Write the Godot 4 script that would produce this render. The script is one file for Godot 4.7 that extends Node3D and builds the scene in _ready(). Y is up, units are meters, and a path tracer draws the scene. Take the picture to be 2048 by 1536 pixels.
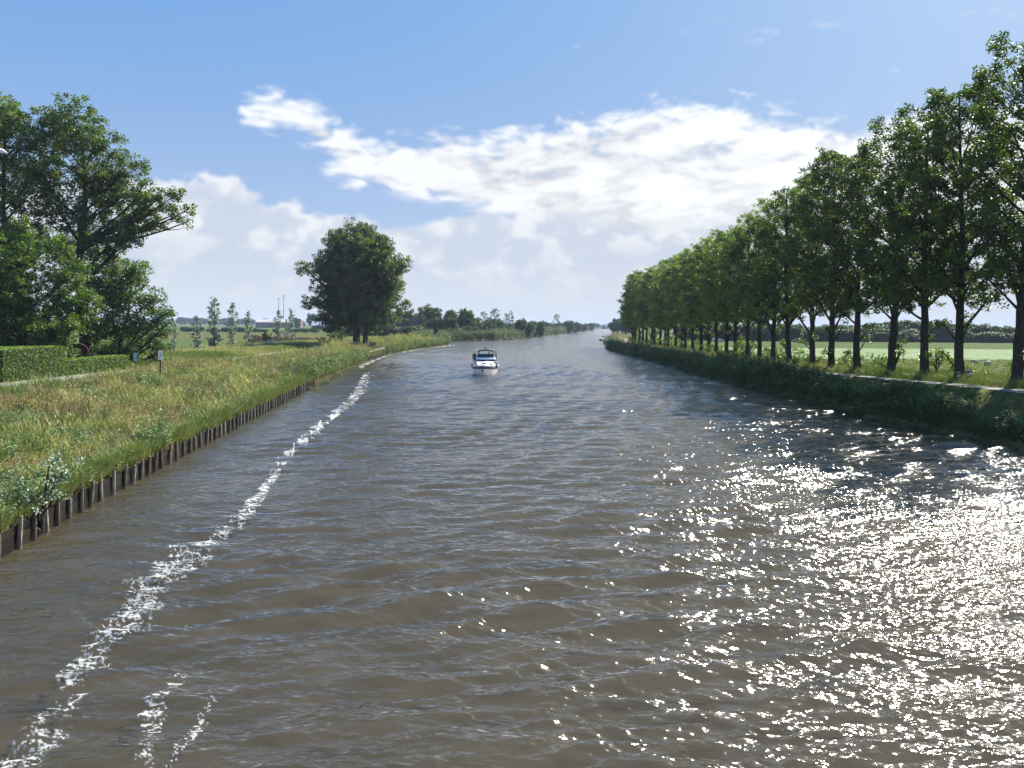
extends Node3D
# A brown, windy canal seen from a low bridge: tall poplars on the right bank, weedy bank with timber posts on the left.
# World: x to the right, y up, the canal runs away along -z. "d" below always means distance along -z in metres.

const EXPOSURE := 2.6
const SUN_AZIMUTH := 40.5
const SUN_HEIGHT := 38.5
const FOG := 0.00015

var rng := RandomNumberGenerator.new()
var names := {}
var noise := FastNoiseLite.new()
var ridge := FastNoiseLite.new()
var M := {}

# ------------------------------------------------------------------ geometry helper
class Geo:
	var v := PackedVector3Array()
	var c := PackedColorArray()
	var i := PackedInt32Array()

	func quad(a: Vector3, b: Vector3, d: Vector3, e: Vector3, col: Color) -> void:
		var k := v.size()
		v.push_back(a); v.push_back(b); v.push_back(d); v.push_back(e)
		c.push_back(col); c.push_back(col); c.push_back(col); c.push_back(col)
		i.push_back(k); i.push_back(k + 1); i.push_back(k + 2)
		i.push_back(k); i.push_back(k + 2); i.push_back(k + 3)

	func tri(a: Vector3, b: Vector3, d: Vector3, col: Color) -> void:
		var k := v.size()
		v.push_back(a); v.push_back(b); v.push_back(d)
		c.push_back(col); c.push_back(col); c.push_back(col)
		i.push_back(k); i.push_back(k + 1); i.push_back(k + 2)

	func leaf(p: Vector3, along: Vector3, side: Vector3, col: Color) -> void:
		var k := v.size()
		v.push_back(p - along); v.push_back(p + side); v.push_back(p + along); v.push_back(p - side)
		c.push_back(col); c.push_back(col); c.push_back(col); c.push_back(col)
		i.push_back(k); i.push_back(k + 1); i.push_back(k + 2)
		i.push_back(k); i.push_back(k + 2); i.push_back(k + 3)

	# a box with chamfered look left out: eight corners, own faces
	func box(at: Vector3, size: Vector3, col: Color, turn := Basis()) -> void:
		var h := size / 2.0
		var p: Array[Vector3] = []
		for n in 8:
			p.push_back(at + turn * Vector3(h.x if n & 1 else -h.x, h.y if n & 2 else -h.y, h.z if n & 4 else -h.z))
		for f in [[0, 2, 3, 1], [4, 5, 7, 6], [0, 4, 6, 2], [1, 3, 7, 5], [2, 6, 7, 3], [0, 1, 5, 4]]:
			quad(p[f[0]], p[f[1]], p[f[2]], p[f[3]], col)

	func tube(pts: Array, radii: Array, sides: int, col: Color, cap := true) -> void:
		var k := v.size()
		var n := pts.size()
		var side := Vector3.ZERO
		for q in n:
			var dir: Vector3 = (pts[mini(q + 1, n - 1)] - pts[maxi(q - 1, 0)]).normalized()
			if q == 0:
				side = dir.cross(Vector3.UP if absf(dir.y) < 0.9 else Vector3.RIGHT).normalized()
			side = (side - dir * side.dot(dir)).normalized()
			var up := dir.cross(side)
			for s in sides:
				var a := TAU * s / sides
				v.push_back(pts[q] + (side * cos(a) + up * sin(a)) * radii[q])
				c.push_back(col)
		for q in n - 1:
			for s in sides:
				var a := k + q * sides + s
				var b := k + q * sides + (s + 1) % sides
				i.push_back(a); i.push_back(b); i.push_back(b + sides)
				i.push_back(a); i.push_back(b + sides); i.push_back(a + sides)
		if cap:
			for e in [0, n - 1]:
				var m := v.size()
				v.push_back(pts[e]); c.push_back(col)
				for s in sides:
					v.push_back(v[k + e * sides + s]); c.push_back(col)
				for s in sides:
					i.push_back(m); i.push_back(m + 1 + s); i.push_back(m + 1 + (s + 1) % sides)

	# rows of equally many points, joined to a sheet
	func sheet(rows: Array, cols_of: Array) -> void:
		var k := v.size()
		var w: int = rows[0].size()
		for r in rows.size():
			for s in w:
				v.push_back(rows[r][s])
				c.push_back(cols_of[r][s] if cols_of[r] is Array else cols_of[r])
		for r in rows.size() - 1:
			for s in w - 1:
				var a := k + r * w + s
				i.push_back(a); i.push_back(a + 1); i.push_back(a + w + 1)
				i.push_back(a); i.push_back(a + w + 1); i.push_back(a + w)

	func mesh(mat: Material, smooth := false) -> ArrayMesh:
		var a := []
		a.resize(Mesh.ARRAY_MAX)
		a[Mesh.ARRAY_VERTEX] = v
		a[Mesh.ARRAY_COLOR] = c
		a[Mesh.ARRAY_INDEX] = i
		if smooth:
			var n := PackedVector3Array()
			n.resize(v.size())
			for t in range(0, i.size(), 3):
				var f := (v[i[t + 2]] - v[i[t]]).cross(v[i[t + 1]] - v[i[t]])
				n[i[t]] += f; n[i[t + 1]] += f; n[i[t + 2]] += f
			for t in n.size():
				n[t] = n[t].normalized() if n[t].length_squared() > 1e-20 else Vector3.UP
			a[Mesh.ARRAY_NORMAL] = n
		var m := ArrayMesh.new()
		m.add_surface_from_arrays(Mesh.PRIMITIVE_TRIANGLES, a)
		m.surface_set_material(0, mat)
		return m


func numbered(called: String) -> String:
	var n: int = names.get(called, 0)
	names[called] = n + 1
	return called if n == 0 else "%s_%03d" % [called, n]


func thing(called: String, label: String, category: String, at := Vector3.ZERO, turn := 0.0, group := "") -> Node3D:
	var o := Node3D.new()
	o.name = numbered(called)
	add_child(o, true)
	o.position = at
	o.rotation.y = turn
	tag(o, label, category, group)
	return o


func tag(o: Node, label: String, category: String, group := "") -> void:
	if label: o.set_meta("label", label)
	if category: o.set_meta("category", category)
	if group: o.set_meta("group", group)


func obj(called: String, m: Mesh, parent: Node = null) -> MeshInstance3D:
	var o := MeshInstance3D.new()
	o.name = called if parent else numbered(called)
	o.mesh = m
	(parent if parent else self as Node).add_child(o, true)
	return o


func struct(called: String, m: Mesh) -> MeshInstance3D:
	var o := obj(called, m)
	o.set_meta("kind", "structure")
	return o


func copy(o: Node3D, label: String, at: Vector3, turn: float, scale_by: Vector3, group := "") -> Node3D:
	var r: Node3D = o.duplicate()
	r.name = numbered(String(o.name).rstrip("0123456789").trim_suffix("_"))
	add_child(r, true)
	r.position = at
	r.rotation = Vector3(0, turn, 0)
	r.scale = scale_by
	r.set_meta("label", label)
	if group: r.set_meta("group", group)
	return r


func lin(r: float, g: float, b: float) -> Color:
	return Color(r, g, b)


func mat(r: float, g: float, b: float, rough := 0.8, spec := 0.5) -> StandardMaterial3D:
	var m := StandardMaterial3D.new()
	m.albedo_color = Color(r, g, b).linear_to_srgb()
	m.roughness = rough
	m.metallic_specular = spec
	return m


func vmat(rough := 0.8, spec := 0.5, back := Color.BLACK) -> StandardMaterial3D:
	var m := mat(1, 1, 1, rough, spec)
	m.vertex_color_use_as_albedo = true
	if back != Color.BLACK:
		m.backlight_enabled = true
		m.backlight = back
	return m


func noise_image(size: int, freq: float, octaves: int, sd: int, kind := FastNoiseLite.TYPE_SIMPLEX_SMOOTH, fractal := FastNoiseLite.FRACTAL_FBM) -> ImageTexture:
	var n := FastNoiseLite.new()
	n.seed = sd
	n.noise_type = kind
	n.frequency = freq
	n.fractal_type = fractal
	n.fractal_octaves = octaves
	return ImageTexture.create_from_image(n.get_seamless_image(size, size))


# wind ripples: soft undulations with finer sharp crests on them
func ripple_image() -> ImageTexture:
	var a := FastNoiseLite.new()
	a.seed = 41; a.frequency = 0.018; a.fractal_octaves = 2; a.fractal_gain = 0.42
	var b := FastNoiseLite.new()
	b.seed = 43; b.frequency = 0.016; b.fractal_type = FastNoiseLite.FRACTAL_RIDGED; b.fractal_octaves = 2; b.fractal_gain = 0.4
	var ia := a.get_seamless_image(1024, 1024)
	var ib := b.get_seamless_image(1024, 1024)
	var im := Image.create(1024, 1024, false, Image.FORMAT_RF)
	for y in 1024:
		for x in 1024:
			im.set_pixel(x, y, Color(0.66 * ia.get_pixel(x, y).r + 0.34 * ib.get_pixel(x, y).r, 0, 0))
	return ImageTexture.create_from_image(im)


# a grey-to-colour picture from noise: dark and light are sRGB
func tint_image(size: int, freq: float, octaves: int, sd: int, dark: Color, light: Color) -> ImageTexture:
	var n := FastNoiseLite.new()
	n.seed = sd
	n.frequency = freq
	n.fractal_octaves = octaves
	var im := n.get_seamless_image(size, size)
	im.convert(Image.FORMAT_RGB8)
	for y in size:
		for x in size:
			im.set_pixel(x, y, dark.lerp(light, im.get_pixel(x, y).r))
	return ImageTexture.create_from_image(im)


func along(table: Array, t: float) -> float:
	if t <= table[0][0]:
		return table[0][1]
	for k in range(1, table.size()):
		if t <= table[k][0]:
			return lerpf(table[k - 1][1], table[k][1], (t - table[k - 1][0]) / (table[k][0] - table[k - 1][0]))
	return table[-1][1]


func sstep(a: float, b: float, x: float) -> float:
	var t := clampf((x - a) / (b - a), 0.0, 1.0)
	return t * t * (3.0 - 2.0 * t)


func rr(a: float, b: float) -> float:
	return rng.randf_range(a, b)


func rdir() -> Vector3:
	var z := rr(-1, 1)
	var a := rr(0, TAU)
	var s := sqrt(1 - z * z)
	return Vector3(s * cos(a), z, s * sin(a))


# ------------------------------------------------------------------ the lie of the land
const LEFT_EDGE := [[-80, -13.0], [0, -13.6], [21.8, -14.5], [26.2, -15.2], [36.3, -16.3], [50, -17.7], [78, -20.6], [108, -23.3], [138, -25.6], [160, -26.8], [201, -25.3], [232, -20.6], [242, -19.4], [245, -21.5], [250, -25.5], [300, -24.2], [306, -20.0], [327, -5.0], [455, 16.6], [742, 60.9], [1408, 161], [2500, 330], [9000, 1340]]
const RIGHT_EDGE := [[-80, 27.6], [0, 27.6], [41, 27.5], [53.6, 26.6], [54.6, 25.5], [57.7, 26.7], [71, 26.6], [85, 25.6], [131, 26.2], [186, 26.2], [206, 26.4], [222, 28.0], [240, 30.8], [257, 33.3], [290, 36.2], [371, 47.8], [588, 76], [1110, 148], [1408, 193], [2500, 360], [9000, 1380]]
const LEFT_PATH := [[-80, -38.2], [56, -37.4], [74, -37.2], [90, -36.6], [170, -37.0], [240, -39.0], [300, -41.5], [327, -23.0], [455, -1.0], [742, 43], [1408, 143], [2500, 312], [9000, 1320]]
const RIGHT_PATH := [[-80, 31.6], [222, 31.6], [245, 35.5], [257, 38.6], [371, 54], [588, 82], [1110, 154], [1408, 199], [2500, 366], [9000, 1386]]
const RIGHT_RISE := [[-80, 2.9], [48, 2.6], [55, 2.45], [65, 2.15], [80, 1.8], [97, 1.5], [110, 1.38], [150, 1.1], [200, 0.95], [260, 0.8], [400, 0.7], [9000, 0.7]]


func ground(x: float, d: float) -> float:
	var l := along(LEFT_EDGE, d)
	var r := along(RIGHT_EDGE, d)
	var y: float
	if x > l and x < r:
		return -1.2
	if x <= l:
		var s := l - x
		var foot := lerpf(0.62, 0.45, sstep(80, 110, d))
		var top := lerpf(1.8, 1.0, sstep(180, 320, d))
		var wide := lerpf(19.0, 10.0, sstep(60, 160, d))
		y = lerpf(foot, top, pow(clampf(s / wide, 0, 1), 1.1))
		y -= (top - 0.9) * sstep(8.0, 22.0, along(LEFT_PATH, d) - x) * 0.75
		y += 0.10 * noise.get_noise_2d(x * 6, d * 6) * sstep(0, 2, s) * (1.0 - sstep(1.0, 0.2, absf(x - along(LEFT_PATH, d)) - 1.2))
	else:
		var s := x - r
		var top := along(RIGHT_RISE, d)
		var w := maxf(along(RIGHT_PATH, d) - 1.0 - r, 2.0)
		y = lerpf(0.25, top, pow(clampf(s / w, 0, 1), 1.15))
		y -= (top - 0.75) * sstep(6.0, 18.0, x - along(RIGHT_PATH, d))
	return y


func meadow_color(x: float, d: float) -> Color:
	var n := noise.get_noise_2d(x * 1.3, d * 1.3)
	var m := noise.get_noise_2d(x * 7 + 900, d * 7)
	var col := lin(0.115, 0.15, 0.04)
	if x <= along(LEFT_EDGE, d) and x > along(LEFT_EDGE, d) - 0.9 and d < 240:
		return lin(0.09, 0.085, 0.04) * (1.0 + 0.35 * m)
	if x < 0 or d > 330 and x < along(LEFT_EDGE, d):
		var p := along(LEFT_PATH, d) - x
		col = lin(0.19, 0.21, 0.07).lerp(lin(0.31, 0.28, 0.13), clampf(0.4 + n * 1.6 + m * 0.5, 0, 1))
		col = col.lerp(lin(0.15, 0.21, 0.065), sstep(18, 28, p) * sstep(120, 140, d))
		col = col.lerp(lin(0.22, 0.19, 0.08), sstep(260, 280, d) * sstep(420, 330, d) * 0.8)
		col = col.lerp(lin(0.14, 0.21, 0.06), sstep(420, 470, d))
	else:
		var q := x - along(RIGHT_PATH, d)
		col = lin(0.14, 0.17, 0.045).lerp(lin(0.24, 0.2, 0.09), clampf(0.25 + n * 1.5, 0, 1) * sstep(9, 2, q))
		if q > 8:
			col = col.lerp(lin(0.17, 0.2, 0.05), 0.8)
			col = col.lerp(lin(0.36, 0.48, 0.25), sstep(138, 142, d) * sstep(214, 206, d))
			col = col.lerp(lin(0.12, 0.19, 0.05), sstep(210, 216, d))
	return col * (1.0 + 0.35 * m)


# ------------------------------------------------------------------ water
var waves: Array = []


func make_waves() -> void:
	rng.seed = 11
	for k in 24:
		var wl := 2.9 * pow(0.885, k)
		var a := deg_to_rad(rr(-34, 34) - 4.0) * (0.6 + 0.03 * k)
		var amp := wl * 0.0132 * rr(0.75, 1.3) * (0.55 if wl > 1.9 else (1.65 if wl > 0.33 else 1.3))
		waves.push_back([TAU / wl * sin(a), TAU / wl * cos(a), amp, rr(0, TAU), wl])


func water_at(x: float, d: float) -> float:
	var cell := maxf(0.045, 0.0038 * d)
	var wx := x + 0.7 * noise.get_noise_2d(x * 5, d * 5)
	var wd := d + 0.7 * noise.get_noise_2d(x * 5 + 500, d * 5)
	var gust := clampf(0.9 + 0.8 * noise.get_noise_2d(x * 2.5 + 77, d * 2.5), 0.5, 1.2)
	# calmer in the lee of the left bank
	gust *= lerpf(0.45, 1.0, sstep(0.5, 6.0, x - along(LEFT_EDGE, d)))
	var y := 0.0
	for w in waves:
		var keep := clampf((w[4] / cell - 2.0) * 0.6, 0.0, 1.0)
		if keep <= 0.0:
			break
		var s := 0.5 + 0.5 * sin(w[0] * wx + w[1] * wd + w[3])
		y += w[2] * keep * (1.9 * s * (0.35 + 0.65 * s) - 0.72)
	return y * gust


# ------------------------------------------------------------------ sky
func make_sky() -> ImageTexture:
	var w := 3072
	var h := 1536
	var px := PackedFloat32Array()
	px.resize(w * h * 3)
	var big := FastNoiseLite.new()
	big.seed = 5; big.frequency = 1.0; big.fractal_octaves = 5; big.fractal_gain = 0.52
	var fine := FastNoiseLite.new()
	fine.seed = 9; fine.frequency = 1.0; fine.fractal_octaves = 4
	var soft := FastNoiseLite.new()
	soft.seed = 21; soft.frequency = 1.0; soft.fractal_octaves = 3
	var sun := Vector3(sin(deg_to_rad(SUN_AZIMUTH)) * cos(deg_to_rad(SUN_HEIGHT)), sin(deg_to_rad(SUN_HEIGHT)), -cos(deg_to_rad(SUN_AZIMUTH)) * cos(deg_to_rad(SUN_HEIGHT)))
	# heights, in degrees, of the edges of the cloud deck against the azimuth (0 is along the canal)
	var deck_top := [[-40, 8.0], [-21, 9.0], [-19.5, 14.6], [-18.5, 15.6], [-15.5, 15.2], [-13.5, 14.0], [-11, 12.9], [-8, 12.9], [-5, 13.9], [-3, 13.0], [0, 14.0], [5, 14.6], [8, 15.4], [12, 15.8], [16, 15.3], [20, 14.2], [24, 13.8], [34, 13.4], [50, 13.0]]
	var deck_low := [[-40, 18.0], [-21, 18.0], [-19.5, 14.6], [-18.5, 14.2], [-16, 13.8], [-13.5, 11.9], [-11, 10.3], [-8, 9.6], [-5, 9.1], [-2.5, 8.7], [0, 8.0], [2, 4.0], [4, 0.0], [50, 0.0]]
	var bank_top := [[-60, 9.0], [-34, 8.7], [-24, 9.4], [-20.5, 9.9], [-17, 9.0], [-14.5, 8.2], [-12, 7.6], [-10, 7.5], [-6, 7.6], [-3, 8.3], [0, 8.8], [4, 9.5], [50, 9.5]]
	var inv := 1.0 / EXPOSURE
	for row in h / 2:
		var el := 90.0 - (row + 0.5) / h * 180.0
		var step := 1 if el < 24.0 else 4
		var e := deg_to_rad(el)
		var t := exp(-el / 12.5)
		var clear := Vector3(0.052, 0.295, 0.745).lerp(Vector3(0.66, 0.75, 0.87), t)
		var col := 0
		while col < w:
			var az := (col + 0.5 * step) / w * 360.0
			if az > 180.0:
				az -= 360.0
			var a := deg_to_rad(az)
			var dir := Vector3(sin(a) * cos(e), sin(e), -cos(a) * cos(e))
			var gap := rad_to_deg(acos(clampf(dir.dot(sun), -1, 1)))
			var glow := 0.66 * exp(-gap / 22.0) + 0.8 * exp(-gap / 7.0)
			var c := clear + Vector3(0.95, 0.84, 0.5) * glow
			if el < 24.0:
				# the same noise all round: sampled on a cylinder
				var ca := cos(a)
				var sa := sin(a)
				var wob := soft.get_noise_3d(sa * 9, ca * 9, el * 0.42)
				var b := big.get_noise_3d(sa * 10 + wob * 0.5, ca * 10, el * 0.5 + wob * 0.35)
				var f := fine.get_noise_3d(sa * 34 + wob, ca * 34, el * 1.35)
				var top: float
				var low: float
				var bank: float
				var inside := sstep(62, 44, absf(az))
				if inside > 0.0:
					top = along(deck_top, az); low = along(deck_low, az); bank = along(bank_top, az)
				if inside < 1.0:
					var n1 := soft.get_noise_3d(sa * 2.2 + 40, ca * 2.2, 3.0)
					top = lerpf(13.0 + 7.0 * n1, top, inside)
					low = lerpf(11.0 - 14.0 * n1, low, inside)
					bank = lerpf(8.5 + 5.0 * soft.get_noise_3d(sa * 3 + 80, ca * 3, 8.0), bank, inside)
				# deck of broken, streaky cloud
				var body := minf((top - el) / 1.3, (el - low) / 1.4)
				var thin := sstep(8.5, 13.5, el)
				var dens := sstep(-0.42, 0.62, clampf(body, -1.6, 1.1) * 0.75 + b * 0.95 + f * (0.22 + 0.42 * thin) - 0.1 * thin + 0.12 * sstep(-20.0, -17.5, az) * sstep(-8.0, -12.0, az))
				var shade := clampf(0.99 + b * 0.45 + f * 0.14 - 0.14 * sstep(12.0, 6.0, el), 0.55, 1.06)
				shade += 0.12 * sstep(0, 25, az) * sstep(80, 40, az) * sstep(6, 11, el)
				var cc := Vector3(0.93, 0.955, 1.0) * shade
				# cumulus bank lower down
				var lump := big.get_noise_3d(sa * 17 + 30, ca * 17, el * 0.42 + 60)
				var edge := bank - el + lump * 1.5 + f * 0.22
				var bd := sstep(-0.15, 0.6, edge)
				if bd > 0.0:
					var rim := exp(-maxf(edge - 0.2, 0.0) * 0.75)
					var g := soft.get_noise_3d(sa * 13 + 11, ca * 13, el * 0.36 + 33)
					var curl := big.get_noise_3d(sa * 26 + 60, ca * 26, el * 0.62 + 20)
					var lit := clampf(-0.02 + rim * 0.62 + g * 1.0 + curl * 0.6 * sstep(1.5, 5.0, el), 0.0, 1.0)
					lit = maxf(lit, 0.85 * sstep(-0.1, 0.35, g + 0.5 * curl + 0.25 * sstep(4, 14, az)) * sstep(4.2, 7.0, el))
					var bc := Vector3(0.63, 0.70, 0.82).lerp(Vector3(0.94, 0.955, 0.985), lit)
					bc = bc.lerp(Vector3(0.71, 0.77, 0.86), 0.9 * sstep(5.0, 1.0, el))
					var keep := bd * (1.0 - dens * sstep(2.0, 9.0, az) * sstep(6.5, 8.5, el))
					c = c.lerp(cc, dens)
					c = c.lerp(bc, keep * 0.96)
				else:
					c = c.lerp(cc, dens)
				# small stray wisps
				var wisp := sstep(0.42, 0.75, b + 0.5 * f) * sstep(24, 18, el) * sstep(14.5, 16, el) * 0.3 * sstep(-4, 6, az)
				c = c.lerp(Vector3(0.9, 0.94, 1.0), wisp)
			c *= inv
			for k in step:
				var o := (row * w + col + k) * 3
				px[o] = c.x; px[o + 1] = c.y; px[o + 2] = c.z
			col += step
	for n in range(w * h / 2 * 3, w * h * 3, 3):
		px[n] = 0.13; px[n + 1] = 0.13; px[n + 2] = 0.10
	var im := Image.create_from_data(w, h, false, Image.FORMAT_RGBF, px.to_byte_array())
	return ImageTexture.create_from_image(im)


# ------------------------------------------------------------------ trees
# lobes: [centre, radii, share]; trunk: points; tones: colours drawn from
func grow(trunk: Array, r0: float, r1: float, lobes: Array, clusters: float, per: int, size: float, spread: float, tones: Array, sd: int, droop := 0.0, sides := 8) -> Array:
	rng.seed = sd
	var wood := Geo.new()
	var leaves := Geo.new()
	var bark := lin(0.075, 0.068, 0.055)
	# trunk, finely divided and a little uneven
	var cur := Curve3D.new()
	cur.bake_interval = 0.4
	for k in trunk.size():
		var t: Vector3 = (trunk[mini(k + 1, trunk.size() - 1)] - trunk[maxi(k - 1, 0)]) / 6.0
		cur.add_point(trunk[k], -t, t)
	var length := cur.get_baked_length()
	var pts := []
	var rad := []
	var n := maxi(8, int(length / 1.1))
	for k in n + 1:
		var t := float(k) / n
		pts.push_back(cur.sample_baked(t * length) + Vector3(rr(-1, 1), 0, rr(-1, 1)) * r0 * 0.12 * (1 if k > 0 else 0))
		rad.push_back(lerpf(r0, r1, pow(t, 0.9)) * (1.0 + 0.55 * exp(-t * length / 0.7)) * rr(0.95, 1.05))
	wood.tube(pts, rad, sides, bark)
	for lobe in lobes:
		var c: Vector3 = lobe[0]
		var ra: Vector3 = lobe[1]
		# a limb from the trunk, rising to the lobe
		var best := 0.0
		var reach := Vector2(c.x, c.z).length()
		var from_y: float = lobe[3] if lobe.size() > 3 else c.y - reach * rr(0.55, 1.0) - 0.3
		for k in pts.size():
			if pts[k].y <= from_y:
				best = float(k)
		var b: Vector3 = pts[int(best)]
		var rb: float = minf(rad[int(best)] * 0.6, 0.035 * (c - b).length() + 0.03)
		var mid := b.lerp(c, 0.5) + Vector3(rr(-0.3, 0.3), -0.12 * reach + rr(-0.2, 0.3), rr(-0.3, 0.3))
		var limb := []
		var lr := []
		for k in 6:
			var t := k / 5.0
			limb.push_back(b.lerp(mid, t).lerp(mid.lerp(c, t), t))
			lr.push_back(lerpf(rb, rb * 0.3, t))
		wood.tube(limb, lr, 5, bark, false)
		var vol := ra.x * ra.y * ra.z
		var count := int(clusters * pow(vol, 0.667) * (lobe[2] if lobe.size() > 2 else 1.0))
		for q in count:
			var dir := rdir()
			var p := c + dir * ra * pow(rng.randf(), 0.38)
			p.y -= droop * Vector2(p.x - c.x, p.z - c.z).length()
			var start: Vector3 = limb[3 + rng.randi() % 3]
			var bend := start.lerp(p, 0.5) + Vector3(0, -0.06, 0) * (p - start).length()
			if q % 2 == 0:
				wood.tube([start, bend, p], [rb * 0.3 + 0.008, rb * 0.17 + 0.006, 0.006], 3, bark, false)
			var tone: Color = tones[rng.randi() % tones.size()] * rr(0.75, 1.25)
			for l in per:
				var off := rdir() * pow(rng.randf(), 0.5) * spread
				off.y *= 0.8
				var up := (Vector3(0, 0.75, 0) + rdir()).normalized()
				var al := up.cross(rdir()).normalized()
				var sz := size * rr(0.6, 1.2)
				leaves.leaf(p + off, al * sz * 0.5, up.cross(al) * sz * 0.38, tone * rr(0.8, 1.2))
	return [wood.mesh(M.bark, true), leaves.mesh(M.leaf)]


func plant_tree(called: String, built: Array, label: String, category: String, at: Vector3, turn: float, s: Vector3, group := "") -> Node3D:
	var t := thing(called, label, category, at, turn, group)
	obj("trunk", built[0], t)
	var cr := obj("crown", built[1], t)
	cr.set_meta("kind", "stuff")
	t.scale = s
	return t


func poplar(sd: int, yellow := 0.0, shade := 1.0) -> Array:
	rng.seed = sd * 77 + 3
	var tall := 25.5
	var lobes := []
	var n := 40
	for k in n:
		var t := (k + rr(0.1, 0.9)) / n
		var y := lerpf(7.0, tall - 1.3, pow(t, 0.92))
		var u := (y - 4.5) / (tall - 4.5)
		var wide := 5.0 * pow(sin(PI * clampf(0.1 + 0.86 * u, 0, 1)), 0.52) * (1.0 if u < 0.8 else lerpf(1.0, 0.8, (u - 0.8) * 5))
		var a := k * 2.399963 + rr(-0.4, 0.4)
		var dist := wide * rr(0.28, 0.78)
		var big := lerpf(1.75, 1.25, t) * rr(0.8, 1.2)
		lobes.push_back([Vector3(cos(a) * dist, y, sin(a) * dist), Vector3(big, big * 0.72, big), rr(0.75, 1.15)])
	# short shoots low on the trunk
	for k in 3:
		var a := rr(0, TAU)
		lobes.push_back([Vector3(cos(a) * rr(0.6, 1.5), rr(2.4, 5.8), sin(a) * rr(0.6, 1.5)), Vector3(0.7, 0.5, 0.7), 0.5])
	var lean := Vector3(rr(-0.5, 0.2), 0, rr(-0.4, 0.4))
	var trunk := [Vector3(0, -0.3, 0), Vector3(0, 4, 0) + lean * 0.4, Vector3(rr(-0.2, 0.2), 12, 0) + lean, Vector3(rr(-0.3, 0.3), tall - 2.0, rr(-0.3, 0.3)) + lean]
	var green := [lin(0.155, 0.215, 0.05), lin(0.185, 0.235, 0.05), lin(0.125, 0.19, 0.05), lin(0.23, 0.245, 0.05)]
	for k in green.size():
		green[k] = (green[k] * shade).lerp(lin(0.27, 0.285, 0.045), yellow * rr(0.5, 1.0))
	return grow(trunk, 0.38, 0.06, lobes, 10.8, 42, 0.225, 0.5, green, sd)


# crowns made of lobes strewn through an ellipsoid
func round_lobes(c: Vector3, r: Vector3, n: int, each: float, sd: int, shell := 0.45) -> Array:
	rng.seed = sd
	var out := []
	for k in n:
		var z := 1.0 - 2.0 * (k + 0.5) / n
		var a := k * 2.399963 + rr(-0.3, 0.3)
		var s := sqrt(1 - z * z)
		var dir := Vector3(s * cos(a), z, s * sin(a))
		var q := r - Vector3.ONE * each * 0.8
		out.push_back([c + dir * q * pow(rng.randf(), shell) * rr(0.8, 1.1), Vector3.ONE * each * rr(0.75, 1.2), rr(0.8, 1.2)])
	return out


# ------------------------------------------------------------------ bodies: bones as tapered capsules, meshed as surface nets
# bones: [from, to, radius, radius, colour]
func nets(g: Geo, bones: Array, cell: float, k: float) -> void:
	var lo := Vector3.ONE * 1e9
	var hi := -lo
	for b in bones:
		for e in 2:
			lo = lo.min(b[e] - Vector3.ONE * (b[2 + e] + 2 * cell))
			hi = hi.max(b[e] + Vector3.ONE * (b[2 + e] + 2 * cell))
	var n := Vector3i(((hi - lo) / cell).ceil()) + Vector3i.ONE
	var f := PackedFloat32Array()
	f.resize(n.x * n.y * n.z)
	f.fill(1.0)
	for b in bones:
		var ab: Vector3 = b[1] - b[0]
		var l2 := maxf(ab.length_squared(), 1e-9)
		var big: float = maxf(b[2], b[3]) + 2.5 * k + 2 * cell
		var p0 := Vector3i(((b[0].min(b[1]) - Vector3.ONE * big - lo) / cell).floor()).clamp(Vector3i.ZERO, n - Vector3i.ONE)
		var p1 := Vector3i(((b[0].max(b[1]) + Vector3.ONE * big - lo) / cell).ceil()).clamp(Vector3i.ZERO, n - Vector3i.ONE)
		for z in range(p0.z, p1.z + 1):
			for y in range(p0.y, p1.y + 1):
				for x in range(p0.x, p1.x + 1):
					var p := lo + Vector3(x, y, z) * cell
					var t := clampf((p - b[0]).dot(ab) / l2, 0.0, 1.0)
					var d: float = (p - b[0] - ab * t).length() - lerpf(b[2], b[3], t)
					var o := (z * n.y + y) * n.x + x
					var h := maxf(k - absf(f[o] - d), 0.0) / k
					f[o] = minf(f[o], d) - h * h * k * 0.25
	var at := {}
	var base := g.v.size()
	var steps := [1, n.x, n.x * n.y]
	for z in n.z - 1:
		for y in n.y - 1:
			for x in n.x - 1:
				var o := (z * n.y + y) * n.x + x
				var sum := Vector3.ZERO
				var cuts := 0
				for c in 8:
					var q: int = o + (c & 1) + (n.x if c & 2 else 0) + (steps[2] if c & 4 else 0)
					for e in 3:
						if c & (1 << e):
							continue
						var q2: int = q + steps[e]
						if (f[q] < 0) != (f[q2] < 0):
							var p := Vector3(x + (c & 1), y + (1 if c & 2 else 0), z + (1 if c & 4 else 0))
							p[e] += f[q] / (f[q] - f[q2])
							sum += p
							cuts += 1
				if cuts:
					at[o] = g.v.size()
					var p := lo + sum / cuts * cell
					var near := 1e9
					var col := Color.WHITE
					for b in bones:
						var ab: Vector3 = b[1] - b[0]
						var t := clampf((p - b[0]).dot(ab) / maxf(ab.length_squared(), 1e-9), 0.0, 1.0)
						var d: float = (p - b[0] - ab * t).length() - lerpf(b[2], b[3], t)
						if d < near:
							near = d
							col = b[4]
					g.v.push_back(p)
					g.c.push_back(col)
	for o in at:
		for e in 3:
			var q: int = o + steps[e]
			if (f[o] < 0) == (f[q] < 0):
				continue
			var s1: int = steps[(e + 1) % 3]
			var s2: int = steps[(e + 2) % 3]
			if not (at.has(o - s1) and at.has(o - s2) and at.has(o - s1 - s2)):
				continue
			var quad := [at[o], at[o - s1], at[o - s1 - s2], at[o - s2]]
			if f[o] < 0:
				quad.reverse()
			g.i.append_array(PackedInt32Array([quad[0], quad[1], quad[2], quad[0], quad[2], quad[3]]))


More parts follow.
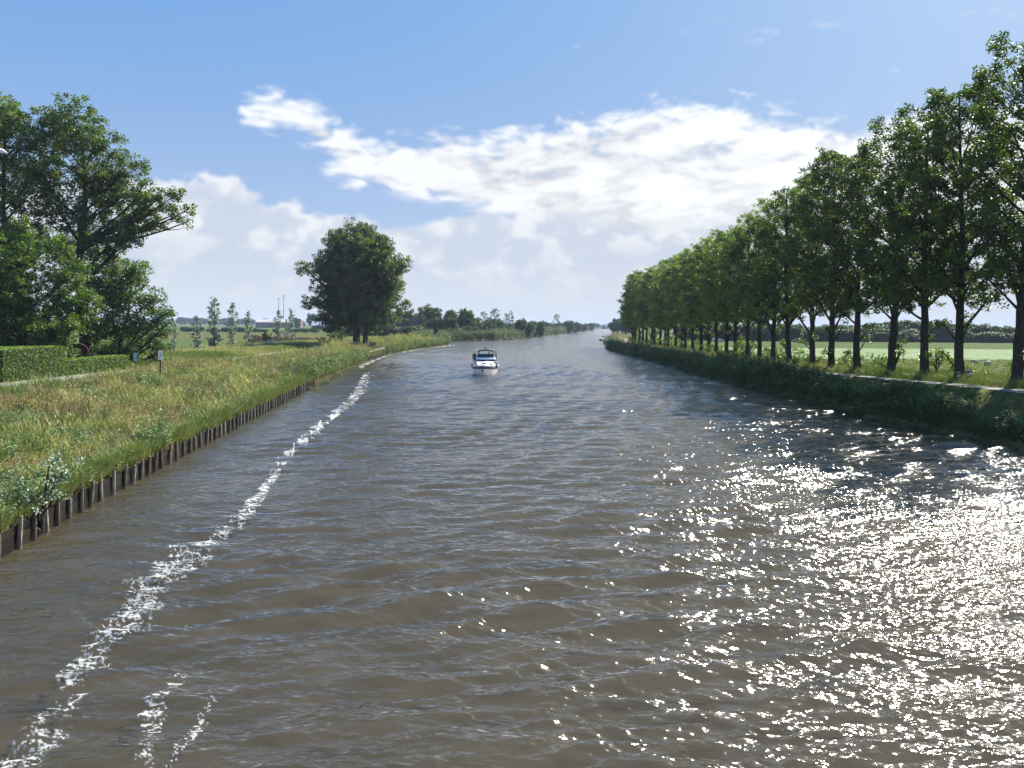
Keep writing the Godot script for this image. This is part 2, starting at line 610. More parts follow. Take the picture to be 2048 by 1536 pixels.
# a person from joints; j holds hip, chest, neck, head, and hands, elbows, knees, feet for each side (0 left, 1 right)
func person_at(label: String, at: Vector3, turn: float, j: Dictionary, jacket: Color, trousers: Color, hair: Color) -> Node3D:
	var o := thing("person", label, "person", at, turn)
	var skin := lin(0.42, 0.27, 0.2)
	var shoe := lin(0.03, 0.03, 0.03)
	var b := []
	var hip: Vector3 = j.hip
	var chest: Vector3 = j.chest
	var neck: Vector3 = j.neck
	var head: Vector3 = j.head
	var side: Vector3 = Vector3(1, 0, 0)
	b.push_back([hip, hip.lerp(chest, 0.5), 0.145, 0.13, jacket])
	b.push_back([hip.lerp(chest, 0.4), chest, 0.13, 0.15, jacket])
	b.push_back([chest - side * 0.13 + Vector3(0, 0.05, 0), chest + side * 0.13 + Vector3(0, 0.05, 0), 0.095, 0.095, jacket])
	b.push_back([chest, neck, 0.1, 0.06, jacket])
	b.push_back([neck, head, 0.055, 0.06, skin])
	for s in 2:
		var x := -1.0 if s == 0 else 1.0
		var sh: Vector3 = chest + Vector3(x * 0.19, 0.06, 0)
		b.push_back([sh, j.elbow[s], 0.06, 0.047, jacket])
		b.push_back([j.elbow[s], j.hand[s], 0.047, 0.036, jacket])
		var hj: Vector3 = hip + Vector3(x * 0.09, -0.04, 0)
		b.push_back([hj, j.knee[s], 0.09, 0.06, trousers])
		b.push_back([j.knee[s], j.foot[s], 0.06, 0.042, trousers])
		b.push_back([j.foot[s] + Vector3(0, -0.03, -0.04), j.foot[s] + Vector3(0, -0.04, 0.15), 0.045, 0.035, shoe])
	var g := Geo.new()
	nets(g, b, 0.02, 0.05)
	# head with brow, nose, mouth, ears
	nets(g, [[head + Vector3(0, 0.03, -0.01), head + Vector3(0, 0.0, 0.015), 0.098, 0.085, skin], [head + Vector3(0, -0.07, 0.03), head + Vector3(0, -0.085, 0.045), 0.05, 0.035, skin],
		[head + Vector3(0, 0.01, 0.095), head + Vector3(0, -0.025, 0.115), 0.009, 0.014, skin], [head + Vector3(-0.025, -0.062, 0.088), head + Vector3(0.025, -0.062, 0.088), 0.008, 0.008, lin(0.3, 0.13, 0.1)],
		[head + Vector3(-0.035, 0.012, 0.085), head + Vector3(-0.035, 0.012, 0.09), 0.012, 0.012, lin(0.06, 0.05, 0.05)], [head + Vector3(0.035, 0.012, 0.085), head + Vector3(0.035, 0.012, 0.09), 0.012, 0.012, lin(0.06, 0.05, 0.05)],
		[head + Vector3(-0.1, 0.015, -0.005), head + Vector3(-0.1, -0.025, 0), 0.018, 0.012, skin], [head + Vector3(0.1, 0.015, -0.005), head + Vector3(0.1, -0.025, 0), 0.018, 0.012, skin]], 0.009, 0.02)
	# hands: a palm, four fingers, a thumb at its side
	for s in 2:
		var w: Vector3 = j.hand[s]
		var dir: Vector3 = (w - j.elbow[s]).normalized()
		var across := dir.cross(Vector3(0, 0, 1) if absf(dir.z) < 0.8 else Vector3(1, 0, 0)).normalized()
		var down := dir.cross(across)
		var hb := [[w, w + dir * 0.075, 0.026, 0.03, skin]]
		for q in 4:
			var root := w + dir * 0.08 + across * (q - 1.5) * 0.021
			var long: float = [0.06, 0.072, 0.068, 0.052][q]
			hb.push_back([root, root + dir * long * 0.5 + down * 0.008, 0.0095, 0.009, skin])
			hb.push_back([root + dir * long * 0.5 + down * 0.008, root + dir * long * 0.85 + down * 0.032, 0.009, 0.008, skin])
		hb.push_back([w + dir * 0.02 + across * 0.025, w + dir * 0.055 + across * 0.055 + down * 0.015, 0.012, 0.0095, skin])
		nets(g, hb, 0.008, 0.01)
	obj("body", g.mesh(M.cloth, true), o)
	var hg := Geo.new()
	nets(hg, [[head + Vector3(0, 0.065, -0.02), head + Vector3(0, 0.03, -0.045), 0.095, 0.088, hair], [head + Vector3(0, 0.03, -0.05), head + Vector3(0, -0.05, -0.06), 0.07, 0.05, hair]], 0.012, 0.03)
	obj("hair", hg.mesh(M.cloth, true), o)
	return o


# ------------------------------------------------------------------ the ground and the water
func build_ground() -> void:
	var g := Geo.new()
	var ds := []
	var d := -60.0
	while d < 9000.0:
		ds.push_back(d)
		d += 4.0 if d < 14 else (1.5 if d < 130 else (3.0 if d < 345 else d * 0.05))
	ds.append_array([242.01, 244.9, 305.9])
	ds.sort()
	var rows := []
	var cols := []
	var lpath := []
	var rpath := []
	for dd in ds:
		var l := along(LEFT_EDGE, dd)
		var r := along(RIGHT_EDGE, dd)
		var p := along(LEFT_PATH, dd)
		var q := along(RIGHT_PATH, dd)
		var xs := []
		for s in [7000, 4000, 2200, 1200, 700, 450, 320, 230, 170, 130, 100, 80, 66, 55, 46, 38, 31, 25, 20, 16, 12.5, 9.5, 7, 4.8, 3, 1.8]:
			xs.push_back(p - s)
		xs.push_back(p - 0.95)
		xs.push_back(p + 0.95)
		for k in range(1, 15):
			xs.push_back(lerpf(p + 0.95, l - 0.06, k / 14.0))
		xs.append_array([l + 0.02, l + 3.0, (l + r) / 2, r - 3.0, r - 1.5])
		for k in 7:
			xs.push_back(lerpf(r + 0.02, q - 0.95, k / 6.0))
		xs.push_back(q + 0.95)
		for s in [1.8, 3, 4.5, 6, 8, 10.5, 13, 16, 20, 25, 31, 38, 46, 56, 68, 84, 105, 130, 165, 210, 280, 400, 600, 1000, 1800, 3500, 7000]:
			xs.push_back(q + s)
		var row := []
		var col := []
		for n in xs.size():
			var x: float = xs[n]
			var y := ground(x, dd)
			if n == 42: y = -1.2
			if n == 46: y = -0.6
			row.push_back(Vector3(x, y, -dd))
			col.push_back(meadow_color(x, dd) if n < 42 or n > 46 else lin(0.05, 0.04, 0.025))
			if (n == 26 or n == 27) and dd < 200:
				lpath.push_back(Vector3(x, y + 0.012, -dd))
			if (n == 53 or n == 54) and dd < 330:
				rpath.push_back(Vector3(x, y + 0.012, -dd))
		rows.push_back(row)
		cols.push_back(col)
	g.sheet(rows, cols)
	struct("ground", g.mesh(M.ground, true))
	for side in [[lpath, "path"], [rpath, "path"]]:
		var pg := Geo.new()
		var pr := []
		for k in range(0, side[0].size(), 2):
			# a crowned surface: three points across
			pr.push_back([side[0][k], side[0][k].lerp(side[0][k + 1], 0.5) + Vector3(0, 0.03, 0), side[0][k + 1]])
		var pc := []
		for k in pr.size():
			pc.push_back(Color.WHITE * (0.95 + 0.1 * noise.get_noise_1d(k * 9.0)))
		pg.sheet(pr, pc)
		struct(side[1], pg.mesh(M.path, true))


func build_water() -> void:
	make_waves()
	var g := Geo.new()
	var d := 6.0
	var bands := [[6.0, 10.0, 300], [10.0, 18.0, 800], [18.0, 36.0, 560], [36.0, 72.0, 320], [72.0, 144.0, 170], [144.0, 320.0, 100], [320.0, 1500.0, 60]]
	for b in bands:
		var rows := []
		var cols := []
		var ds := []
		d = b[0]
		while d < b[1] - d * 0.003:
			ds.push_back(d)
			d *= 1.0042
		ds.push_back(b[1])
		for dd in ds:
			var l := along(LEFT_EDGE, dd) - 0.2
			var r := along(RIGHT_EDGE, dd) + 0.6
			var row := []
			for k in b[2] + 1:
				var x := lerpf(l, r, float(k) / b[2])
				row.push_back(Vector3(x, water_at(x, dd), -dd))
			rows.push_back(row)
			cols.push_back(Color.WHITE)
		g.sheet(rows, cols)
	# plain water under the bridge and far beyond
	for part in [[-60.0, 6.0, 8], [1500.0, 8500.0, 14]]:
		var rows := []
		var cols := []
		for k in part[2] + 1:
			var dd: float = lerpf(part[0], part[1], float(k) / part[2])
			rows.push_back([Vector3(along(LEFT_EDGE, dd) - 0.2, 0, -dd), Vector3(along(RIGHT_EDGE, dd) + 0.6, 0, -dd)])
			cols.push_back(Color.WHITE)
		g.sheet(rows, cols)
	# the silty body of the water, lit evenly below the rippled surface
	var bg := Geo.new()
	var brow := []
	var bcol := []
	for k in 400:
		var dd := -60.0 + k * 2.0 if k < 170 else 280.0 * pow(8400.0 / 280.0, (k - 170) / 229.0)
		brow.push_back([Vector3(along(LEFT_EDGE, dd) - 0.1, -0.24, -dd), Vector3((along(LEFT_EDGE, dd) + along(RIGHT_EDGE, dd)) / 2, -0.24, -dd), Vector3(along(RIGHT_EDGE, dd) - 0.5, -0.24, -dd)])
		bcol.push_back(Color.WHITE)
	bg.sheet(brow, bcol)
	struct("water", bg.mesh(M.silt, true))
	var o := struct("water", g.mesh(M.water, true))
	o.set_meta("label", "brown choppy canal water with small wind waves and sun glitter")


# floating foam: a ribbon along [d, x, half width, strength] cut by noise into lace
func foam(label: String, line: Array, cell0: float, sd: int) -> void:
	var g := Geo.new()
	var blot := FastNoiseLite.new()
	blot.seed = sd + 5
	blot.frequency = 1.0
	blot.fractal_octaves = 3
	for k in line.size() - 1:
		var a: Array = line[k]
		var b: Array = line[k + 1]
		var p := Vector2(a[1], a[0])
		var q := Vector2(b[1], b[0])
		var dir := (q - p).normalized()
		var nrm := Vector2(-dir.y, dir.x)
		var cell := cell0 * maxf(1.0, minf(a[0], b[0]) / 16.0)
		var n := maxi(2, int((q - p).length() / cell))
		var m := maxi(6, int(2.0 * maxf(a[2], b[2]) * 1.5 / cell))
		var w := m + 1
		var al := PackedFloat32Array()
		var base := g.v.size()
		for s in n + 1:
			var t := float(s) / n
			var c := p.lerp(q, t)
			var half := lerpf(a[2], b[2], t)
			for e in w:
				var u := (2.0 * e / m - 1.0) * 1.5
				var at := c + nrm * u * half
				var wob := 0.5 * blot.get_noise_2d(at.x * 0.7, at.y * 0.7 + 40)
				var body := clampf(1.0 - pow(absf(u + wob), 2.0), -1.0, 1.0) * lerpf(a[3], b[3], t)
				var fr := lerpf(1.0, 0.5, sstep(18, 60, at.y))
				# filaments along the zero lines of two noises, widening until they close up
				var n1 := absf(blot.get_noise_2d(at.x * 1.5 * fr, at.y * 3.4 * fr))
				var n2 := absf(blot.get_noise_2d(at.x * 3.6 * fr + 60, at.y * 7.5 * fr))
				var thick := maxf(body, 0.0) * (0.62 + 1.1 * blot.get_noise_2d(at.x * 0.6, at.y * 0.8 + 90))
				var alpha := maxf(sstep(0.24 * thick, 0.03 * thick, n1), 0.7 * sstep(0.16 * thick, 0.02 * thick, n2)) * sstep(0.03, 0.3, thick)
				alpha *= sstep(1.5, 1.1, absf(u))
				al.push_back(alpha)
				g.v.push_back(Vector3(at.x, (water_at(at.x, at.y) + 0.014 * (1 + cell * 4)) if alpha > 0.02 else 0.0, -at.y))
				g.c.push_back(Color(0.60, 0.62, 0.61, alpha * 0.82))
		for s in n:
			for e in m:
				var o := s * w + e
				if al[o] + al[o + 1] + al[o + w] + al[o + w + 1] < 0.05 or minf(minf(al[o], al[o + 1]), minf(al[o + w], al[o + w + 1])) <= 0.0005 and maxf(maxf(al[o], al[o + 1]), maxf(al[o + w], al[o + w + 1])) < 0.03:
					continue
				for c in [o, o + 1, o + w, o + w + 1]:
					if g.v[base + c].y == 0.0:
						g.v[base + c].y = water_at(g.v[base + c].x, -g.v[base + c].z) + 0.014
				g.i.append_array(PackedInt32Array([base + o, base + o + 1, base + o + w + 1, base + o, base + o + w + 1, base + o + w]))
	if g.i.size() == 0:
		return
	var o := obj("foam", g.mesh(M.foam, true))
	tag(o, label, "foam")
	o.set_meta("kind", "stuff")


# ------------------------------------------------------------------ low plants
func tuft(blades: int, tall: float, wide: float, thick: float, lean: float, sd: int, seeds := 0) -> Geo:
	rng.seed = sd
	var g := Geo.new()
	for b in blades:
		var a := rr(0, TAU)
		var o := Vector3(cos(a), 0, sin(a)) * wide * sqrt(rng.randf())
		var out := Vector3(cos(a), 0, sin(a)).rotated(Vector3.UP, rr(-1, 1)) * lean * rr(0.3, 1.2)
		var h := tall * rr(0.55, 1.1)
		var s := out.cross(Vector3.UP).normalized() * thick * rr(0.7, 1.2) if out.length() > 0.01 else Vector3.RIGHT * thick
		var m := o + Vector3(0, h * 0.55, 0) + out * 0.35
		var e := o + Vector3(0, h * rr(0.85, 1.0), 0) + out
		var c := Color.WHITE * rr(0.7, 1.2)
		g.quad(o - s, o + s, m + s * 0.8, m - s * 0.8, c)
		g.tri(m - s * 0.8, m + s * 0.8, e, c)
		if b < seeds:
			for q in 5:
				var p := e + Vector3(rr(-1, 1), rr(-2.5, 1.0), rr(-1, 1)) * 0.03
				g.leaf(p, Vector3(rr(-0.3, 0.3), 1, rr(-0.3, 0.3)) * 0.045, Vector3(rr(-1, 1), 0, rr(-1, 1)).normalized() * 0.014, c * 1.1)
	return g


func weed(stems: int, tall: float, wide: float, size: float, per: int, sd: int) -> Geo:
	rng.seed = sd
	var g := Geo.new()
	for b in stems:
		var a := rr(0, TAU)
		var o := Vector3(cos(a), 0, sin(a)) * wide * 0.5 * sqrt(rng.randf())
		var e := o * 2.0 + Vector3(rr(-0.1, 0.1), tall * rr(0.6, 1.05), rr(-0.1, 0.1))
		var s := Vector3(rr(-1, 1), 0, rr(-1, 1)).normalized() * 0.008
		g.quad(o - s, o + s, e + s, e - s, Color(0.7, 0.6, 0.5))
		for q in per:
			var t := sqrt(rng.randf())
			var p := o.lerp(e, 0.15 + 0.85 * t)
			var out := Vector3(rr(-1, 1), rr(-0.35, 0.5), rr(-1, 1)).normalized()
			var sz := size * rr(0.6, 1.2) * lerpf(1.1, 0.6, t)
			g.leaf(p + out * sz * 0.5, out * sz * 0.5, out.cross(Vector3.UP + rdir() * 0.6).normalized() * sz * 0.24, Color.WHITE * rr(0.65, 1.25))
	return g


func scatter(called: String, label: String, category: String, m: Mesh, count: int, sd: int, place: Callable) -> void:
	rng.seed = sd
	var buf := PackedFloat32Array()
	var n := 0
	for k in count:
		# place gives [x, d, size, colour] or nothing
		var r: Array = place.call()
		if r.is_empty():
			continue
		var a := rr(0, TAU)
		var s: float = r[2] * rr(0.75, 1.25)
		var h := s * rr(0.8, 1.2)
		var lx := rr(-0.12, 0.12)
		var lz := rr(-0.12, 0.12)
		var y := ground(r[0], r[1]) - 0.03
		var c: Color = r[3] * rr(0.78, 1.22)
		buf.append_array(PackedFloat32Array([s * cos(a), h * lx, s * sin(a), r[0], 0.0, h, 0.0, y, -s * sin(a), h * lz, s * cos(a), -r[1], c.r, c.g, c.b, 1.0]))
		n += 1
	var mm := MultiMesh.new()
	mm.transform_format = MultiMesh.TRANSFORM_3D
	mm.use_colors = true
	mm.mesh = m
	mm.instance_count = n
	mm.buffer = buf
	var o := MultiMeshInstance3D.new()
	o.name = numbered(called)
	o.multimesh = mm
	add_child(o, true)
	tag(o, label, category)
	o.set_meta("kind", "stuff")


# ------------------------------------------------------------------ made things
func build_revetment() -> void:
	var t := thing("timber_revetment", "long dark timber bank lining of posts and boards at the left waterline", "revetment")
	rng.seed = 31
	var tone := [lin(0.26, 0.23, 0.2), lin(0.16, 0.135, 0.115), lin(0.36, 0.32, 0.28)]
	var meshes := []
	for k in 3:
		var g := Geo.new()
		g.tube([Vector3(0, -1.2, 0), Vector3(0, 0.6, 0), Vector3(0, 0.66 + 0.03 * k, 0), Vector3(0, 0.68 + 0.03 * k, 0)], [0.075, 0.07, 0.06, 0.03], 8, tone[k])
		meshes.push_back(g.mesh(M.timber))
	var boards := []
	for k in 3:
		var g := Geo.new()
		g.box(Vector3.ZERO, Vector3(0.045, 0.235, 1.0), tone[k] * 0.07)
		boards.push_back(g.mesh(M.timber))
	var d := 1.0
	var last := Vector3.ZERO
	var n := 0
	while d < 81.0:
		var p := Vector3(along(LEFT_EDGE, d) + 0.13, 0, -d)
		var o := obj("post", meshes[rng.randi() % 3], t)
		o.position = p + Vector3(0, rr(-0.2, 0.08), 0)
		o.rotation = Vector3(rr(-0.09, 0.09), rr(0, 3), rr(-0.12, 0.05))
		if n > 0:
			for r in 4:
				var b := obj("plank", boards[rng.randi() % 3], t)
				var mid := (p + last) / 2.0
				b.position = mid + Vector3(-0.09 + rr(-0.008, 0.008), -0.40 + r * 0.245, 0)
				b.rotation = Vector3(rr(-0.008, 0.008), atan2(p.x - last.x, p.z - last.z), 0)
				b.scale = Vector3(1, 1, (p - last).length() - 0.006)
		last = p
		n += 1
		d += 0.98 * rr(0.8, 1.2)


func build_sheet_piles() -> void:
	var t := thing("sheet_pile_wall", "short rusty sheet pile wall with ribs and a pale capping beam at the bend", "quay wall")
	var g := Geo.new()
	g.box(Vector3(0, 0, 0), Vector3(0.35, 2.4, 1.0), lin(0.05, 0.04, 0.035))
	var rib := Geo.new()
	rib.box(Vector3(0, 0, 0), Vector3(0.2, 2.3, 0.5), lin(0.16, 0.12, 0.1))
	var mm := g.mesh(M.rust)
	var rm := rib.mesh(M.rust)
	for k in 11:
		var d := 137.5 + k * 2.2
		var a := obj("pile", mm, t)
		var yaw := atan2(along(LEFT_EDGE, d) - along(LEFT_EDGE, d + 2), 2.0)
		a.position = Vector3(along(LEFT_EDGE, d) - 0.05, 0.2, -d)
		a.rotation.y = yaw
		a.scale.z = 2.25
		var b := obj("rib", rm, t)
		b.position = Vector3(along(LEFT_EDGE, d) + 0.2, 0.18, -d)
		b.rotation.y = yaw
	var c := Geo.new()
	for k in 2:
		var d0: float = [136.4, 149.0][k]
		var d1: float = [149.0, 161.0][k]
		c.tube([Vector3(along(LEFT_EDGE, d0) + 0.05, 1.45, -d0), Vector3(along(LEFT_EDGE, d1) + 0.05, 1.45, -d1)], [0.2, 0.2], 6, lin(0.3, 0.24, 0.2))
	obj("capping_beam", c.mesh(M.rust), t)


func build_boat(at: Vector3, turn: float) -> void:
	var t := thing("motor_cruiser", "white motor cruiser with dark stripe and grey canopy heading towards the camera", "boat", at, turn)
	var white := lin(0.78, 0.79, 0.8)
	var navy := lin(0.02, 0.035, 0.07)
	# hull: stations from stem (z = 4.6) to transom (z = -4.7)
	var st := [[4.75, 0.03, 1.34], [4.55, 0.36, 1.31], [4.1, 0.83, 1.27], [3.3, 1.24, 1.22], [2.2, 1.5, 1.16], [0.8, 1.62, 1.1], [-1.5, 1.63, 1.05], [-3.4, 1.56, 1.02], [-4.7, 1.46, 1.0]]
	var hull := Geo.new()
	var stripe := Geo.new()
	var deck := Geo.new()
	var rows := []
	var cols := []
	var srows := []
	var scols := []
	var drows := []
	for s in st:
		var z: float = s[0]
		var b: float = s[1]
		var h: float = s[2]
		var rake := 0.9 * sstep(2.0, 4.75, z)
		var row := []
		for m in [-1.0, 1.0]:
			var half := [Vector3(m * 0.0, -0.5, z - rake * 1.1), Vector3(m * b * 0.66, -0.22, z - rake * 0.85), Vector3(m * b * 0.86, 0.06, z - rake * 0.6), Vector3(m * b * 0.93, 0.55, z - rake * 0.25), Vector3(m * b * 0.985, h - 0.32, z - rake * 0.08), Vector3(m * b, h, z)]
			if m < 0:
				half.reverse()
				row = half
			else:
				row.append_array(half)
		rows.push_back(row)
		cols.push_back(white)
		drows.push_back([Vector3(-b * 0.985, h - 0.03, z), Vector3(0, h + 0.05, z), Vector3(b * 0.985, h - 0.03, z)])
	hull.sheet(rows, cols)
	var last: Array = rows[-1]
	for k in range(1, 5):
		hull.quad(last[k], last[k + 1], last[10 - k], last[11 - k], white)
	obj("hull", hull.mesh(M.gelcoat, true), t)
	var planks := lin(0.055, 0.06, 0.07)
	deck.sheet(drows, [white, white, planks, planks, planks, planks, planks, planks, planks])
	obj("deck", deck.mesh(M.gelcoat, true), t)
	for m in [-1, 1]:
		var sg := Geo.new()
		var top := []
		var low := []
		var rail := []
		for s in st:
			var rake := 0.9 * sstep(2.0, 4.75, s[0])
			top.push_back(Vector3(m * (s[1] + 0.012), s[2] - 0.17, s[0] + 0.01))
			low.push_back(Vector3(m * (s[1] * 0.987 + 0.014), s[2] - 0.43, s[0] - rake * 0.1 + 0.01))
			rail.push_back(Vector3(m * (s[1] + 0.02), s[2], s[0] + 0.02))
		sg.sheet([top, low], [navy, navy])
		obj("dark_stripe", sg.mesh(M.paint, true), t)
		var rg := Geo.new()
		var rad := []
		for k in rail.size():
			rad.push_back(0.045)
		rg.tube(rail, rad, 6, lin(0.85, 0.85, 0.85))
		obj("rub_rail", rg.mesh(M.gelcoat, true), t)
	# bow fittings
	var an := Geo.new()
	an.tube([Vector3(0, 1.32, 4.86), Vector3(0, 1.0, 4.83), Vector3(0, 0.7, 4.62), Vector3(0, 0.35, 4.38)], [0.06, 0.05, 0.09, 0.03], 6, lin(0.04, 0.045, 0.05))
	an.box(Vector3(0, 0.72, 4.68), Vector3(0.34, 0.1, 0.07), lin(0.05, 0.05, 0.06))
	obj("anchor", an.mesh(M.metal), t)
	for m in [-1, 1]:
		var pu := Geo.new()
		var top := []
		for s in st.slice(1, 7):
			top.push_back(Vector3(m * (s[1] * 0.94), s[2] + 0.55, s[0] - 0.05))
			pu.tube([Vector3(m * (s[1] * 0.95), s[2], s[0] - 0.05), top[-1]], [0.014, 0.014], 5, lin(0.6, 0.62, 0.64))
		pu.tube(top, [0.016, 0.016, 0.016, 0.016, 0.016, 0.016], 5, lin(0.6, 0.62, 0.64))
		obj("guard_rail", pu.mesh(M.metal, true), t)
	# forward cabin: white sloping front, dark side windows
	var cab := Geo.new()
	var f := [Vector3(-0.62, 1.22, 3.7), Vector3(0.62, 1.22, 3.7), Vector3(1.02, 1.62, 2.1), Vector3(-1.02, 1.62, 2.1)]
	cab.quad(f[0], f[1], f[2], f[3], white)
	cab.quad(Vector3(-1.02, 1.62, 2.1), Vector3(1.02, 1.62, 2.1), Vector3(1.1, 1.68, 0.9), Vector3(-1.1, 1.68, 0.9), white)
	for m in [-1, 1]:
		cab.quad(Vector3(m * 0.62, 1.22, 3.7), Vector3(m * 1.02, 1.62, 2.1), Vector3(m * 1.26, 1.12, 2.1), Vector3(m * 0.8, 1.12, 3.72), lin(0.7, 0.71, 0.72))
		cab.quad(Vector3(m * 1.02, 1.62, 2.1), Vector3(m * 1.1, 1.68, 0.9), Vector3(m * 1.3, 1.12, 0.9), Vector3(m * 1.26, 1.12, 2.1), lin(0.7, 0.71, 0.72))
	cab.quad(Vector3(-0.62, 1.22, 3.7), Vector3(0.62, 1.22, 3.7), Vector3(0.8, 1.12, 3.72), Vector3(-0.8, 1.12, 3.72), white)
	obj("forward_cabin", cab.mesh(M.gelcoat), t)
	for m in [-1, 1]:
		var wg := Geo.new()
		wg.quad(Vector3(m * 0.86, 1.49, 2.9), Vector3(m * 1.08, 1.6, 1.3), Vector3(m * 1.25, 1.26, 1.3), Vector3(m * 1.06, 1.25, 2.9), navy)
		obj("side_window", wg.mesh(M.dark_glass), t)
	var hatch := Geo.new()
	hatch.box(Vector3(0, 1.48, 2.75), Vector3(0.5, 0.05, 0.5), lin(0.12, 0.13, 0.15), Basis(Vector3.RIGHT, 0.245))
	obj("hatch", hatch.mesh(M.dark_glass), t)
	# wheelhouse front: dark window band, then the white coaming
	var band := Geo.new()
	band.quad(Vector3(-1.18, 1.5, 0.92), Vector3(1.18, 1.5, 0.92), Vector3(1.2, 1.92, 0.62), Vector3(-1.2, 1.92, 0.62), navy)
	for m in [-1, 1]:
		band.quad(Vector3(m * 1.18, 1.5, 0.92), Vector3(m * 1.2, 1.92, 0.62), Vector3(m * 1.3, 1.92, -2.6), Vector3(m * 1.34, 1.1, -2.6), navy)
		band.tri(Vector3(m * 1.18, 1.5, 0.92), Vector3(m * 1.34, 1.1, -2.6), Vector3(m * 1.3, 1.1, 0.92), lin(0.6, 0.6, 0.62))
	obj("cabin_window_band", band.mesh(M.dark_glass), t)
	var co := Geo.new()
	co.sheet([[Vector3(-1.24, 1.9, 0.66), Vector3(0, 1.9, 0.8), Vector3(1.24, 1.9, 0.66)], [Vector3(-1.22, 2.1, 0.5), Vector3(0, 2.12, 0.62), Vector3(1.22, 2.1, 0.5)], [Vector3(-1.18, 2.15, 0.25), Vector3(0, 2.17, 0.3), Vector3(1.18, 2.15, 0.25)], [Vector3(-1.2, 2.1, -2.6), Vector3(0, 2.1, -2.6), Vector3(1.2, 2.1, -2.6)]], [white, white, white, white])
	for m in [-1, 1]:
		co.quad(Vector3(m * 1.24, 1.9, 0.66), Vector3(m * 1.22, 2.1, 0.5), Vector3(m * 1.24, 2.1, -2.6), Vector3(m * 1.3, 1.9, -2.6), white)
	obj("coaming", co.mesh(M.gelcoat, true), t)
	# windscreen: dark frame tubes and panes
	var fr := Geo.new()
	var dark := lin(0.025, 0.03, 0.045)
	var lo := [Vector3(-1.05, 2.16, 0.2), Vector3(-0.35, 2.16, 0.3), Vector3(0.45, 2.16, 0.3), Vector3(1.05, 2.16, 0.2)]
	var mi := [Vector3(-1.0, 2.58, -0.02), Vector3(-0.33, 2.58, 0.08), Vector3(0.43, 2.58, 0.08), Vector3(1.0, 2.58, -0.02)]
	var hi := [Vector3(-0.92, 3.02, -0.3), Vector3(-0.3, 3.06, -0.2), Vector3(0.4, 3.06, -0.2), Vector3(0.92, 3.02, -0.3)]
	for r in [lo, mi, hi]:
		fr.tube(r, [0.04, 0.04, 0.04, 0.04], 5, dark)
	for k in [0, 2, 3]:
		fr.tube([lo[k], mi[k], hi[k]], [0.065, 0.06, 0.06], 5, dark)
	for m in [-1, 1]:
		fr.tube([Vector3(m * 0.95, 3.02, -0.3), Vector3(m * 1.0, 3.0, -2.4), Vector3(m * 1.15, 2.1, -2.5)], [0.035, 0.035, 0.035], 5, dark)
		fr.tube([Vector3(m * 1.05, 2.16, 0.2), Vector3(m * 1.18, 2.12, -2.5)], [0.035, 0.035], 5, dark)
	obj("windscreen_frame", fr.mesh(M.metal, true), t)
	for r in [[lo, mi], [mi, hi]]:
		for k in 3:
			var pg := Geo.new()
			pg.quad(r[0][k], r[0][k + 1], r[1][k + 1], r[1][k], lin(0.03, 0.04, 0.06))
			obj("pane", pg.mesh(M.pane if r[0] == mi else M.dark_glass), t)
	# helm seats and dash seen dark through the glass
	var seat := Geo.new()
	seat.box(Vector3(-0.45, 2.3, -1.2), Vector3(0.5, 0.55, 0.14), dark)
	seat.box(Vector3(0, 2.28, -0.35), Vector3(1.9, 0.34, 0.3), dark)
	seat.box(Vector3(0.5, 2.3, -1.2), Vector3(0.5, 0.55, 0.14), dark)
	obj("seat", seat.mesh(M.cloth), t)
	# canopy
	var cn := Geo.new()
	var crow := []
	for z in [0.0, -0.35, -1.2, -2.2, -2.6]:
		var drop := 0.18 if z == 0.0 or z == -2.6 else 0.0
		crow.push_back([Vector3(-1.02, 3.02 - drop, z - 0.1), Vector3(-0.85, 3.16 - drop, z - 0.1), Vector3(0, 3.26 - drop, z - 0.1), Vector3(0.85, 3.16 - drop, z - 0.1), Vector3(1.02, 3.02 - drop, z - 0.1)])
	var grey := lin(0.075, 0.085, 0.105)
	cn.sheet(crow, [grey, grey, grey, grey, grey])
	cn.tube([Vector3(-1.02, 2.86, -0.08), Vector3(-0.85, 3.02, -0.06), Vector3(0, 3.12, -0.05), Vector3(0.85, 3.02, -0.06), Vector3(1.02, 2.86, -0.08)], [0.09, 0.09, 0.09, 0.09, 0.09], 6, dark)
	obj("canopy", cn.mesh(M.cloth, true), t)
	var ra := Geo.new()
	ra.box(Vector3(-0.05, 3.36, -1.0), Vector3(0.42, 0.13, 0.42), lin(0.2, 0.22, 0.24))
	ra.tube([Vector3(-0.05, 3.2, -1.0), Vector3(-0.05, 3.32, -1.0)], [0.08, 0.06], 8, lin(0.3, 0.3, 0.3))
	obj("radar", ra.mesh(M.paint), t)
	var ae := Geo.new()
	ae.tube([Vector3(0.95, 3.0, -2.2), Vector3(0.97, 3.9, -2.25)], [0.012, 0.006], 5, lin(0.7, 0.7, 0.7))
	obj("aerial", ae.mesh(M.metal), t)
	var fl := Geo.new()
	fl.tube([Vector3(1.3, 1.1, -1.3), Vector3(1.3, 2.05, -1.35)], [0.03, 0.03], 6, lin(0.5, 0.5, 0.5))
	fl.tube([Vector3(1.3, 1.95, -1.35), Vector3(1.29, 2.4, -1.37), Vector3(1.27, 2.95, -1.4)], [0.07, 0.06, 0.035], 7, dark)
	obj("furled_flag", fl.mesh(M.cloth, true), t)
	for p in [Vector3(1.62, 0.98, 1.6), Vector3(1.58, 1.0, 2.2), Vector3(-1.6, 1.0, 1.9)]:
		var fe := Geo.new()
		fe.tube([p + Vector3(0, 0.38, 0), p + Vector3(0, 0.3, 0), p, p - Vector3(0, 0.08, 0)], [0.03, 0.1, 0.1, 0.03], 8, navy)
		obj("fender", fe.mesh(M.paint, true), t)


